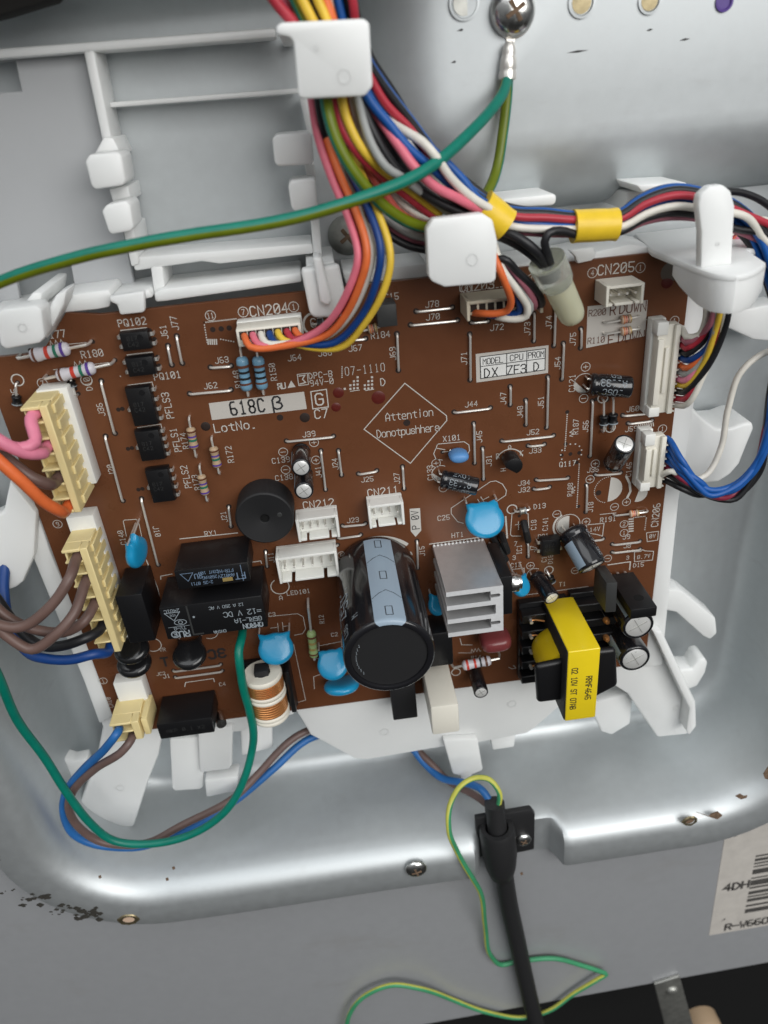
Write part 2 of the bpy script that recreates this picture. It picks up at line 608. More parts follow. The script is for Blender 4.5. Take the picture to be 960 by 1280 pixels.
# raised block pressed into the upper right of the recess floor
mb = MB()
BP = [(-40, 0), (-30, -.2), (-20, -.6), (-12, -1.1), (-6, -1.6), (0, -2.2)] + [(20 * math.sin(math.radians(a)) , -2.2 - 20 * (1 - math.cos(math.radians(a)))) for a in (8, 16, 24, 32, 40, 48, 56, 64, 72, 80, 86)] + [(21, FL - .2)]

def bump_w(u, v):
    off = -min(u - 34, 160 - u, v + 13, 85 - v)
    if off <= BP[0][0]:
        return BP[0][1]
    for (a, wa), (b, wb) in zip(BP, BP[1:]):
        if a <= off <= b:
            return wa + (wb - wa) * (off - a) / (b - a)
    return FL


def on_bump(x, y):
    w = -2.0
    for _ in range(6):
        p = pt(x, y, w)
        w = bump_w(p.x, p.y)
    return pt(x, y, w)


rr = [[(x, y, w + 0) for x, y in rrect(34, 160, -13, 85, 9 if off >= 0 else 2 - off, off if off >= 0 else off, 60, 30, 12)] for off, w in BP]
mb.loft(rr, cap=False)
mb.f.append(list(range(len(rr[0])))[::-1])
mb.m.append(0)
build('raised_block', mb, 'steel', pan, angle=60)
# round punched holes in the raised block (dark, with rim)
for x, y, r, kind in ((580, 4, 3.3, 'dark'), (727, 3, 3.0, 'brass'), (812, 1, 2.6, 'brass'), (905, 2, 2.0, 'violet')):
    p = on_bump(x, y)
    M = frame((p.x, p.y, p.z - .05), (0, 0, 1))
    mb = MB()
    mb.lathe([(r, 0), (r, 0.45), (r - 0.5, 0.5), (r - 0.9, -0.6)], M, 24, 0, cap=False)
    mb.add([M @ Vector((r * .72 * math.cos(a * math.pi / 8), r * .72 * math.sin(a * math.pi / 8), 0.12)) for a in range(16)], [tuple(range(16))], 1)
    build('rivet_hole', mb, ['steel' if kind != 'violet' else 'band_violet', {'dark': 'zinc', 'brass': 'brass', 'violet': 'band_violet'}[kind]], pan)
# small dents / scuffs on the block
for x, y, a in ((577, 37, 2.2), (568, 77, 1.6), (812, 37, 1.6), (856, 49, 2.6), (722, 64, 5.0)):
    p = on_bump(x, y)
    mb = MB()
    mb.prism([(p.x - a / 2, p.y - .15), (p.x, p.y - .3), (p.x + a / 2, p.y), (p.x, p.y + .2)], p.z - .3, p.z + .03)
    build('scuff', mb, 'dark_grey', pan)
# screw fixing the recess, half behind the wires
def screw(px, py, w, r, label, tilt=(0, 0, 1), group=None, m='chrome', dome=0.45, rot=20, base=0):
    p = pt(px, py, w)
    M = frame(p, tilt)
    t = thing('screw', label, 'screw', p, group)
    mb = MB()
    pr = [(r, 0), (r, 0.25)] + [(r * math.cos(a), 0.25 + r * dome * math.sin(a)) for a in (0.3, 0.6, 0.9, 1.2)] + [(r * 0.12, 0.25 + r * dome)]
    mb.lathe(pr, M, 28)
    build('head', mb, m, t)
    mb = MB()
    h = 0.25 + r * dome
    Mr = M @ Matrix.Rotation(math.radians(rot), 4, 'Z')
    mb.box(-r * .46, r * .46, -r * .1, r * .1, h - .5, h + .02, M=Mr)
    mb.box(-r * .1, r * .1, -r * .46, r * .46, h - .5, h + .025, M=Mr)
    build('cross_slot', mb, 'rust', t, bevel=0.1, seg=1)
    return t


screw(434, 294, FL, 5.2, 'dull cross-head screw behind the wires right of the white frame', m='zinc', rot=35)
screw(520, 1085, 22.1, 4.0, 'domed silver screw in the flange left of the cord clamp', m='chrome', rot=15)

# lower steel panel with the barcode, its lower edge, and the black gap below
mb = MB()
pb = [uv(-260, 1352, PANEL_W), uv(560, 1275, PANEL_W), uv(1130, 1172, PANEL_W)]
e0 = (pb[1][0], pb[1][1])
sl = (pb[2][1] - pb[1][1]) / (pb[2][0] - pb[1][0])
yb = lambda u: e0[1] + sl * (u - e0[0])
mb.prism([(-260, yb(-260)), (260, yb(260)), (260, 130), (157, 130), (157, -205), (114, -250), (-84, -250), (-127, -205), (-127, 130), (-260, 130)], PANEL_W - 1.2, PANEL_W)
lp = struct(build('lower_panel', mb, 'steel_panel'))
mb = MB()
mb.box(-400, 400, -620, -300, -62, -60)
struct(build('dark_gap', mb, 'void'))
# rusty screw holes and chips in the flange
def rim_hole(px, py, w, r, parent, m1='brass', m2='rust', sx=1.0):
    p = pt(px, py, w)
    mb = MB()
    n = 18
    ir = random.Random(px)
    outer = [(p.x + sx * r * (1 + .12 * ir.uniform(-1, 1)) * math.cos(2 * math.pi * i / n), p.y + r * (1 + .12 * ir.uniform(-1, 1)) * math.sin(2 * math.pi * i / n)) for i in range(n)]
    inner = [(p.x + sx * r * .55 * math.cos(2 * math.pi * i / n), p.y + r * .55 * math.sin(2 * math.pi * i / n)) for i in range(n)]
    mb.loft([[(a, b, w - .05) for a, b in outer], [(a * .85 + p.x * .15, b * .85 + p.y * .15, w + .5) for a, b in outer], [(a, b, w + .3) for a, b in inner]], 0, cap=False)
    mb.add([(a, b, w + .12) for a, b in inner], [tuple(range(n))], 1)
    build('screw_hole', mb, [m1, m2], parent)


rim_hole(161, 1149, 22.0, 3.0, pan, 'brass', 'res_peach', 1.3)
rim_hole(862, 1026, 22.0, 2.4, pan, 'brass', 'rust', 1.2)


def chip(pxs, w, parent, m='rust', name='paint_chip', th=0.12):
    mb = MB()
    mb.prism(poly(pxs, w), w - 0.1, w + th)
    return build(name, mb, m, parent)


chip([(870, 1015), (886, 1020), (889, 1017), (897, 1014), (903, 1019), (897, 1024), (890, 1022)], 22.1, pan)
chip([(919, 995), (925, 992), (930, 995), (934, 994), (933, 997), (926, 999)], 22.1, pan)
chip([(954, 967), (960, 958), (963, 975), (956, 973)], 22.1, pan)
rr0 = random.Random(3)
for cx_, cy_, sx_, sy_, n in ((44, 1125, 17, 6, 12), (78, 1135, 12, 4, 7), (108, 1141, 20, 8, 16), (3, 1075, 4, 4, 2), (70, 1143, 10, 3, 4), (10, 1114, 8, 3, 4), (104, 1147, 16, 4, 6)):
    for k in range(n):
        x, y = cx_ + rr0.uniform(-1, 1) * sx_, cy_ + rr0.uniform(-1, 1) * sy_ + (x - cx_) * .12 if k else cy_
        a0 = rr0.uniform(0, 6.28)
        s_ = rr0.uniform(.25, 1.0)
        nn = rr0.randint(7, 11)
        chip([(x + sx_ * .36 * s_ * rr0.uniform(.5, 1.2) * math.cos(a0 + 6.283 * i / nn), y + sy_ * .42 * s_ * rr0.uniform(.5, 1.2) * math.sin(a0 + 6.283 * i / nn)) for i in range(nn)], 22.15 + .006 * k, pan, 'residue', 'tape_residue', .05)
for x, y in ((209, 1099), (217, 1085), (50, 1044), (690, 917), (770, 1205 - 255), (125, 1096), (652, 1092)):
    chip([(x - 2, y - 1), (x + 1, y - 2), (x + 2, y + 1), (x - 1, y + 2)], 21.5 if y > 1060 else 8.0, pan, 'rust', 'speck') if y > 1060 else None
# dark foam strip at the very top left
mb = MB()
q = poly([(-60, -60), (120, -60), (62, 0), (0, 19), (-60, 34)], 5)
mb.prism(q, -3, 5)
tag(build('foam_strip', mb, 'foam', bevel=0.6), 'dark foam strip in the upper left corner of the recess', 'foam strip')

# ------------------------------------------------------------------ barcode sticker
st = thing('sticker', 'worn white barcode label on the lower steel panel at right', 'label', pt(940, 1090, PANEL_W))
S0, S1, S2 = pt(886, 1169, PANEL_W), pt(907, 1038, PANEL_W), pt(1060, 1139, PANEL_W)
ex = Vector((S2.x - S0.x, S2.y - S0.y))
ey = Vector((S1.x - S0.x, S1.y - S0.y))
lx, ly = ex.length, ey.length
ex.normalize()
ey.normalize()


def smap(x, y, l=0):
    return (S0.x + ex.x * x + ey.x * y, S0.y + ex.y * x + ey.y * y, PANEL_W + 0.16 + l)


mb = MB()
mb.add([smap(0, 0, -.14), smap(lx, 0, -.14), smap(lx, ly, -.14), smap(0, ly, -.14), smap(0, 0), smap(lx, 0), smap(lx, ly), smap(0, ly)],
       [(0, 3, 2, 1), (4, 5, 6, 7), (0, 1, 5, 4), (1, 2, 6, 5), (2, 3, 7, 6), (3, 0, 4, 7)])
build('paper', mb, 'old_paper', st)
mb = MB()
tu = ly / 31.0
yy = ly * 0.175
bars = [1.6, .9, .8, 1.2, 1.2, .5, .6, .6, 1.2, 1.0, .7, .5, 2.0, .6, .5, 1.2, 1.8, .8, .5, .6, .6, .5, 1.0, .6, .6, .5]
for i in range(0, len(bars) - 1, 2):
    mb.add([smap(lx * .23, yy, .03), smap(lx, yy, .03), smap(lx, yy + bars[i] * tu * .78, .03), smap(lx * .23, yy + bars[i] * tu * .78, .03)], [(0, 1, 2, 3)])
    yy += (bars[i] + bars[i + 1]) * tu * .78
build('barcode', mb, 'label_ink', st)
mb = MB()
text(mb, '4DH', ly * .06, lambda x, y, l=0: smap(lx * .135 + x, ly * .47 + y, .04 + l), ly * .015, 0.65, 0.25)
text(mb, 'R-W660FG9X', ly * .058, lambda x, y, l=0: smap(lx * .11 + x, ly * .06 + y, .04 + l), ly * .014, 0.6, 0.2, align='l', slash=False)
text(mb, 'DPX', ly * .10, lambda x, y, l=0: smap(lx * .34 + x, ly * .93 + y, .04 + l), ly * .022, 0.8, 0.25, align='l')
for a, b in ((.06, .93), (.07, .13)):
    mb.add([smap(lx * a, ly * b, .03), smap(lx * (a + .03), ly * (b + .015), .03), smap(lx * (a + .025), ly * (b + .03), .03)], [(0, 1, 2)])
build('lettering', mb, 'label_ink', st)

# ------------------------------------------------------------------ small strap bracket at the bottom edge
t = thing('metal_bracket', 'dull metal strap bracket screwed to the panel\'s lower edge', 'bracket', pt(840, 1240, PANEL_W))
mb = MB()
a_, b_, c_, d_ = [pt(x, y, PANEL_W + 1.6) for x, y in ((818, 1231), (850, 1221), (880, 1330), (846, 1340))]
mb.prism([(p.x, p.y) for p in (a_, b_, c_, d_)], PANEL_W + 0.1, PANEL_W + 1.6)
build('strap', mb, 'zinc', t, bevel=0.5)
p = pt(840, 1238, PANEL_W + 1.6)
mb = MB()
mb.lathe([(3, 0), (2.9, .6), (2.2, 1.3), (1.0, 1.6), (0.2, 1.65)], frame(p, (0, 0, 1)), 20)
build('rivet', mb, 'zinc', t)
mb = MB()
mb.lathe([(9.5, -10), (9.5, -2), (8.8, -.6), (7, 0), (.3, .3)], frame(pt(884, 1296, 2), (0, 0.1, 1)), 28)
tag(build('cork_bung', mb, 'res_tan'), 'tan round bung in the black gap beside the metal strap bracket', 'bung')
# ------------------------------------------------------------------ white plastic board holder
def ray_dir(x, y):
    a = (x - 480, y - 640, FPX)
    r = [sum(RM[i][k] * a[k] for k in range(3)) for i in range(3)]
    return r


def ptv(x, y, v):
    """photo pixel on the level v = const -> (u, v, w)"""
    r = ray_dir(x, y)
    t = v / r[2]
    return Vector((r[0] * t, v, DCAM - r[1] * t))


holder = thing('board_holder', 'white translucent plastic holder around and behind the brown circuit board', 'bracket', (0, -110, FL))


def hp(name, pxs, wf, wb, bevel=0.7, m='white_nylon', seg=2):
    mb = MB()
    mb.prism(poly(pxs, wf), wb, wf)
    return build(name, mb, m, holder, bevel=bevel, seg=seg)


# plain back plate with two windows, left of the upper frame
zb = -13
L_ = poly([(-40, 70), (112, 62), (150, 190), (172, 335), (190, 372), (90, 378), (-40, 392)], zb)


def plate_rect(pxs):
    mb = MB()
    mb.prism(poly(pxs, zb), zb - 2, zb)
    build('back_plate', mb, 'shaded_nylon', holder, bevel=0.25, seg=1)


plate_rect([(-40, 68), (106, 58), (172, 374), (97, 382), (88, 328.5), (18, 336.5), (24, 372), (30, 398), (-40, 402), (-40, 119), (27, 114), (19, 76), (-40, 82)])

hp('top_rail', [(-40, 63), (100, 53), (345, 34), (345, 47), (100, 66), (-40, 77)], -8, -20)
hp('post', [(103, 60), (117, 60), (142, 184), (129, 184)], -8.2, -20)
hp('post', [(129, 172), (141, 172), (152, 194), (116, 196)], -6, -20, 0.4)
hp('clip', [(106, 202), (112, 193), (146, 190), (152, 195), (157, 227), (153, 232), (119, 237), (114, 232)], 2, -9, 0.5)
hp('post', [(136, 236), (160, 232), (164, 252), (142, 256)], -6, -20, 0.4)
hp('clip', [(127, 264), (133, 256), (157, 251), (163, 257), (167, 284), (163, 289), (139, 293), (135, 288)], 2, -9, 0.5)
hp('post', [(153, 284), (167, 284), (174, 330), (164, 334)], -4, -20, 0.5)
hp('thin_rib', [(133, 128), (374, 110), (374, 117), (133, 135)], -13.5, -20, 0.4)
hp('post', [(374, 122), (384, 122), (393, 168), (385, 168)], -8, -20, 0.5)
hp('clip', [(340, 173), (346, 168), (385, 165), (390, 170), (392, 202), (388, 206), (348, 208), (343, 203)], 2, -9, 0.5)
hp('post', [(380, 204), (393, 204), (396, 228), (385, 228)], -6, -20, 0.5)
hp('clip', [(360, 232), (364, 226), (391, 223), (395, 227), (397, 259), (393, 263), (368, 264), (364, 259)], 2, -9, 0.5)
hp('post', [(387, 260), (398, 260), (404, 334), (393, 334)], -4, -20, 0.5)
hp('cross_rib', [(165, 322), (390, 304), (393, 317), (275, 330), (252, 327), (168, 339)], -4.5, -18, 0.6)
hp('post', [(188, 334), (203, 333), (207, 366), (193, 371)], -4, -18, 0.5)
hp('upper_rail', [(192, 366), (204, 361), (376, 341), (378, 353), (206, 377), (194, 378)], -1.5, -18, 0.6)
hp('upper_rail', [(428, 340), (545, 328), (545, 346), (432, 356)], -2, -18, 0.6)
hp('board_clip', [(376, 337), (424, 331), (436, 389), (431, 397), (393, 398), (387, 392)], 8, 4.5, 1.0, seg=3)
hp('board_clip', [(391, 322), (402, 322), (415, 377), (411, 383), (404, 381), (400, 376)], 10.5, 3, 0.8, seg=3)
hp('clip_stem', [(382, 330), (418, 327), (421, 345), (386, 349)], 3, -18, 0.5)
# upper left hook block and its arms
hp('hook_block', [(-6, 395), (1, 387), (44, 382), (52, 387), (56, 422), (50, 429), (7, 437), (0, 432)], 15, 8, 0.6)
hp('hook_arm', [(48, 408), (70, 368), (84, 362), (80, 381), (58, 424)], 9, 1.2, 0.6)
hp('hook_arm', [(24, 388), (40, 366), (53, 366), (50, 386)], 8, -14, 0.6)
hp('upper_rail', [(-20, 392), (50, 383), (78, 370), (135, 362), (140, 370), (137, 384), (122, 387), (82, 391), (20, 404), (-20, 404)], -0.6, -18, 0.5)
hp('upper_rail', [(137, 370), (186, 362), (191, 372), (150, 381)], -0.8, -18, 0.5)
hp('board_tab', [(136, 371), (180, 364), (181, 389), (178, 391), (150, 394), (146, 381), (138, 378)], 3.2, 0.8, 0.5)
# wire hook above the middle connector
hp('wire_hook', [(533, 287), (541, 274), (603, 267), (616, 275), (622, 302), (620, 350), (614, 354), (556, 359), (540, 352), (536, 346)], 26, 22.5, 0.45)
hp('hook_arm', [(542, 344), (618, 338), (619, 351), (556, 356)], 22.8, -18, 0.6)
# wire hook at the top
hp('wire_hook', [(345, 33), (351, 28), (455, 23), (462, 29), (466, 108), (456, 120), (378, 124), (373, 119), (367, 52), (362, 46), (346, 43)], 30, 26.5, 0.45)
hp('hook_arm', [(346, 31), (372, 28), (373, 43), (347, 43)], 26.8, -20, 0.6)
# flat tabs behind the right hand bundle
hp('shelf_tab', [(620, 250), (692, 242), (696, 245), (695, 254), (690, 257), (627, 260)], 6, -21.5, 0.6)
hp('shelf_tab', [(795, 231), (858, 228), (861, 232), (860, 240), (806, 243)], 6, -21.5, 0.6)
hp('shelf_post', [(783, 240), (806, 239), (800, 262), (782, 264)], -4, -21.5, 0.5)
hp('upper_rail', [(618, 334), (720, 320), (788, 305), (834, 311), (872, 332), (866, 350), (735, 340), (640, 356)], -1.0, -18, 0.6)
hp('board_tab', [(712, 313), (742, 309), (746, 318), (741, 326), (722, 330), (720, 322)], 3.4, 0.8, 0.5)
# strap post and curved shelf, upper right
VS = -42.0
prof_ = smooth_path([ptv(815, 312, VS), ptv(858, 329, VS), ptv(886, 340, VS), ptv(900, 343, VS), ptv(922, 344, VS), ptv(944, 338, VS), ptv(958, 328, VS)], 2.0)
pu = [(p.x, p.z) for p in prof_] + [(prof_[-1].x + 3, 14), (prof_[-1].x + 14, 12), (prof_[-1].x + 14, -18), (prof_[0].x + 4, -18)]
mb = MB()
n_ = len(pu)
mb.add([(a, VS - 1.8, b) for a, b in pu] + [(a, VS, b) for a, b in pu], [tuple(range(n_)), tuple(range(n_, 2 * n_))[::-1]] + [(i, (i + 1) % n_, n_ + (i + 1) % n_, n_ + i) for i in range(n_)])
build('shelf', mb, 'white_nylon', holder, bevel=0.5)
mb = MB()
wl = [q for q in prof_ if q.x > ptv(852, 327, VS).x or q.z > 16]
ou = [(p.x, p.z) for p in wl]
inn = [(p.x, p.z - 2.2) for p in wl]
nw = len(wl)
vb = [-50.2 + 4.2 * max(0, 1 - i / (nw * .45)) ** 1.6 + 3.4 * max(0, (i / nw - .7) / .3) ** 2 for i in range(nw)]
V = []
for i in range(len(ou)):
    V += [(ou[i][0], VS - .6, ou[i][1] - .02), (ou[i][0], vb[i], ou[i][1]), (inn[i][0], vb[i], inn[i][1]), (inn[i][0], VS - .6, inn[i][1])]
F = []
for i in range(len(ou) - 1):
    for k in range(4):
        F.append((4 * i + k, 4 * i + (k + 1) % 4, 4 * i + 4 + (k + 1) % 4, 4 * i + 4 + k))
F += [(0, 1, 2, 3), tuple(4 * (len(ou) - 1) + k for k in (3, 2, 1, 0))]
mb.add(V, F)
build('shelf_wall', mb, 'white_nylon', holder, bevel=0.6)
hp('wire_hook', [(873, 256), (875, 244), (887, 233), (904, 231), (914, 239), (919, 258), (917, 290), (914, 350), (876, 348), (877, 290)], 26, 23, 0.5)
hp('side_rail', [(864, 326), (886, 352), (872, 480), (849, 625), (838, 730), (828, 832), (806, 834), (824, 660), (861, 334)], -0.8, -16, 0.6)
hp('side_hook', [(826, 738), (848, 737), (856, 741), (895, 773), (897, 792), (888, 800), (880, 796), (846, 766), (826, 762)], -4, -12, 0.8)
hp('side_hook', [(842, 837), (866, 837), (873, 825), (881, 823), (885, 828), (882, 841), (872, 858), (858, 863)], -4, -12, 0.8)
hp('corner_tray', [(824, 800), (866, 880), (868, 906), (860, 918), (822, 922), (785, 868), (740, 840)], -3, -16, 0.8)
hp('tray_lip', [(815, 788), (828, 790), (870, 878), (871, 908), (862, 920), (858, 914), (862, 886)], 3, -14, 0.8)
# big curved catch right of the board
mb = MB()
q = [(862, 505), (878, 522), (896, 536), (915, 535), (931, 529), (941, 528), (943, 536), (934, 557), (925, 580), (914, 593), (899, 603), (870, 606), (845, 600), (838, 580)]
mb.prism(poly(q, -3), -18, -3)
build('side_catch', mb, 'white_nylon', holder, bevel=1.0, seg=3)
hp('side_catch', [(902, 392), (975, 378), (975, 428), (942, 425), (908, 409)], -8, -16, 0.8)
# lower tray behind the board's lower edge
hp('lower_tray', [(352, 860), (380, 905), (388, 919), (444, 949), (459, 950), (554, 934), (597, 929), (659, 917), (668, 911), (698, 885), (745, 858), (650, 815)], -2.2, -5.5, 0.8)
hp('tray_tab', [(554, 926), (597, 924), (604, 963), (590, 969), (588, 977), (578, 978), (575, 970), (566, 968)], 0.5, -3, 0.7)
hp('tray_tab', [(612, 918), (645, 914), (643, 934), (616, 938)], -8, -14, 0.6)
hp('tray_tab', [(735, 880), (792, 865), (788, 905), (765, 919), (752, 915)], -8, -14, 0.8)
hp('lower_tray', [(135, 860), (358, 850), (368, 893), (345, 900), (330, 905), (300, 915), (206, 921), (150, 925)], -2.4, -5.5, 0.6)
hp('lower_leg', [(118, 880), (206, 905), (198, 945), (186, 975), (167, 1034), (132, 1036), (104, 1028), (99, 1006), (120, 950), (128, 910)], -2, -12, 1.0)
hp('lower_tab', [(212, 925), (256, 921), (254, 984), (250, 987), (218, 989), (215, 985)], -3, -6, 0.6)
hp('lower_tab', [(247, 912), (291, 908), (290, 957), (286, 962), (250, 966)], -0.5, -3, 0.6)
hp('lower_tab', [(256, 977), (298, 971), (297, 989), (258, 997)], 0.5, -6, 0.6)
hp('lower_tab', [(300, 905), (340, 902), (341, 935), (302, 945)], -7, -10, 0.6)
hp('small_hook', [(73, 955), (79, 948), (92, 952), (108, 949), (112, 961), (92, 978), (78, 967)], -4, -9, 0.6)
hp('side_rail', [(20, 600), (44, 632), (62, 688), (148, 892), (124, 905), (104, 850), (40, 695), (14, 640)], -0.8, -16, 0.6)
hp('side_arm', [(-30, 655), (4, 640), (12, 600), (46, 642), (43, 694), (29, 728), (20, 735), (0, 742), (-30, 742)], 2, -4, 1.0)

# ejector-pin rings and gate pips left by moulding
for x, y, w, r in ((430, 96, 30, 1.3), (395, 60, 30, .5), (590, 325, 26, 1.3), (897, 305, 26, .45), (28, 410, 15, 1.0), (480, 915, -2.2, 1.6), (640, 880, -2.2, 1.6), (150, 985, -2, 1.4), (410, 870, -2.2, 1.0), (845, 885, -3, 1.3)):
    p = pt(x, y, w)
    mb = MB()
    n = 20
    mb.loft([[(p.x + q * math.cos(6.2832 * i / n), p.y + q * math.sin(6.2832 * i / n), w + z) for i in range(n)] for q, z in ((r, -.05), (r, .06), (r - .18, .07), (r - .2, .01))], 0, False)
    build('moulding_mark', mb, 'white_nylon', holder)
# ------------------------------------------------------------------ circuit board
BU0, BU1, BV0, BV1 = -87.0, 94.3, -182.3, -43.6
cb = thing('circuit_board', 'brown circuit board crowded with soldered components in the white holder', 'circuit board', (0, -112, -1.6))
mb = MB()
p1, p2, p3 = uv(82, 391), uv(122, 386), uv(0, 470)
mb.prism([(BU0, BV0), (BU1, BV0), (BU1, BV1), (p2[0], BV1 - .2), (p1[0], p1[1]), (p1[0] - 8.5, p1[1] - 9), (BU0, p1[1] - 9)], -1.6, 0)
build('board', mb, ['board'], cb, bevel=0.12, seg=1)

leg = MB()      # white printed legend
dark = MB()     # holes
LW = 0.05


def bm_(x, y, deg=0, w=LW):
    u, v = uv(x, y)
    return flatmap(u, v, w, deg)


def T(s, x, y, h=2.0, deg=0, th=None, asp=0.56, gap=0.27):
    h *= .83
    text(leg, s, h, bm_(x, y, deg), th or h * 0.115, asp, gap)


def circ(x, y, s='', r=1.25):
    ring(leg, r, bm_(x, y), 0.17)
    if s == '+':
        text(leg, '+', 1.4, bm_(x, y), 0.17, 0.9)
    elif s == '-':
        text(leg, '-', 1.4, bm_(x, y), 0.17, 0.9)
    elif s:
        text(leg, s, 1.3, bm_(x, y), 0.15, 0.5, 0.2)


def line(pxs, th=0.22, closed=False, m=None):
    stroke(m or leg, [uv(*p) for p in pxs], th, lambda x, y, l=0: (x, y, LW + l), 0, 0, closed)


def dots(a, b, n, m=None, r=0.16):
    a, b = uv(*a), uv(*b)
    for i in range(n):
        x, y = a[0] + (b[0] - a[0]) * i / max(1, n - 1), a[1] + (b[1] - a[1]) * i / max(1, n - 1)
        leg.box(x - r, x + r, y - r, y + r, LW - .02, LW)


def hole(x, y, r=0.55):
    disc(dark, r, bm_(x, y, 0, 0.02), 10)


def zig(x, y, deg, n=3, a=1.3, p=1.3):
    pl = [(0, 0)]
    for i in range(n):
        pl += [(p * (i + .25), a), (p * (i + .75), -a * .2)]
    pl.append((p * n, 0))
    stroke(leg, [(q[0] - p * n / 2, q[1]) for q in pl], 0.18, bm_(x, y, deg))


def rect_outline(pxs, th=0.22):
    line(pxs, th, True)


def halfdisc(x, y, r, a0, a1, deg=0):
    fm = bm_(x, y)
    n = 14
    P = [fm(r * math.cos(math.radians(a0 + (a1 - a0) * i / n)), r * math.sin(math.radians(a0 + (a1 - a0) * i / n)), 0) for i in range(n + 1)]
    leg.add(P, [tuple(range(n + 1))])


# ---- jumper wires
JW = [(520, 389, 565.5, 384), (513, 406, 572, 400), (587, 417.5, 587.5, 475), (589, 403, 610, 401), (667, 392, 667, 426), (694, 367, 692, 432),
      (726, 411, 725.5, 435), (704, 429, 702, 474), (637.5, 483, 637.5, 506), (657, 500, 657, 531), (684.5, 471, 683, 534.5), (567.5, 515, 613, 509.5),
      (592, 529, 593, 579), (603, 560, 604, 599), (627, 551, 692, 544), (660, 557, 680.5, 555), (740, 501, 737, 570), (744, 593, 776, 590.5),
      (670, 599.5, 710, 597), (667, 611, 687, 608.5), (778, 519, 808, 516), (785, 529, 815, 525), (733, 606, 732, 640), (177, 623, 198, 706),
      (126.7, 476, 144, 541.7), (132, 545, 154, 626), (210, 432, 215, 456), (221, 420, 228, 454), (263, 459, 289, 457), (237, 492, 289, 487),
      (433, 425, 457, 423), (496, 417, 498, 463), (358, 551, 417, 545), (401, 563, 407, 612), (423, 563, 427, 594), (448, 592, 471, 588), (503, 583, 505, 611),
      (428, 657, 457, 654), (423, 672, 451, 668), (378, 687, 422, 681), (332, 689, 334, 708), (286, 633, 289, 658), (521, 676, 522, 710),
      (659.5, 679, 660, 696), (765, 680, 800, 676), (765, 690, 800, 686), (730, 601 + 75, 754, 673), (217, 838, 276, 830), (219, 846, 278, 838)]
for i, (x0, y0, x1, y1) in enumerate(JW):
    a, b = pt(x0, y0, 0), pt(x1, y1, 0)
    d = (b - a).normalized()
    mb = MB()
    z = Vector((0, 0, 1))
    mb.tube([a - z * .6, a + z * .25, a + d * .35 + z * .62, a + d * .9 + z * .72, b - d * .9 + z * .72, b - d * .35 + z * .62, b + z * .25, b - z * .6], 0.34, 7)
    build('jumper_wire', mb, 'tin', cb)
    hole(x0, y0, .8)
    hole(x1, y1, .8)
JL = [('J78', 540, 380, 0), ('J70', 541, 396, 0), ('J71', 580, 448, 90), ('J72', 621, 409, 0), ('J73', 659, 411, 90), ('J74', 686, 403, 90), ('J75', 716, 424, 90), ('J54', 697, 454, 90),
      ('J47', 629, 498, 90), ('J48', 650, 515, 90), ('J51', 676, 503, 90), ('J44', 589, 505, 0), ('J45', 599, 546, 90), ('J31', 611, 576, 90), ('J52', 666, 540, 0), ('J33', 669, 563, 0),
      ('J56', 732, 533, 90), ('J35', 741, 587, 0), ('J34', 655, 603.5, 0), ('J32', 655, 612, 0), ('J60', 791, 511, 0), ('J59', 789, 536, 0), ('J18', 738, 634, 90), ('J10', 196, 664, -90),
      ('J36', 126, 512, 90), ('J20', 139, 588, 90), ('J61', 205, 415, 90), ('J77', 218, 404, 90), ('J63', 277, 450, 0), ('J62', 263, 482, 0), ('J67', 444, 435, 0), ('J68', 406, 441, 0),
      ('J69', 491, 442, 90), ('J39', 386, 542.5, 0), ('J41', 398, 590, 90), ('J24', 419, 580, 90), ('J25', 459, 599, 0), ('J27', 496, 598, 90), ('J23', 441, 650, 0), ('J15', 403, 679, 0),
      ('J11', 339, 697, 90), ('J21', 280, 646, 90), ('J15', 527.5, 689, 90), ('J7', 666, 686, 90), ('J9', 783, 671, 0), ('J8', 784, 682, 0), ('J64', 368, 447, 0), ('J1', 208, 845, 0)]
for s, x, y, d in JL:
    T(s, x, y, 1.8, d, asp=.58)
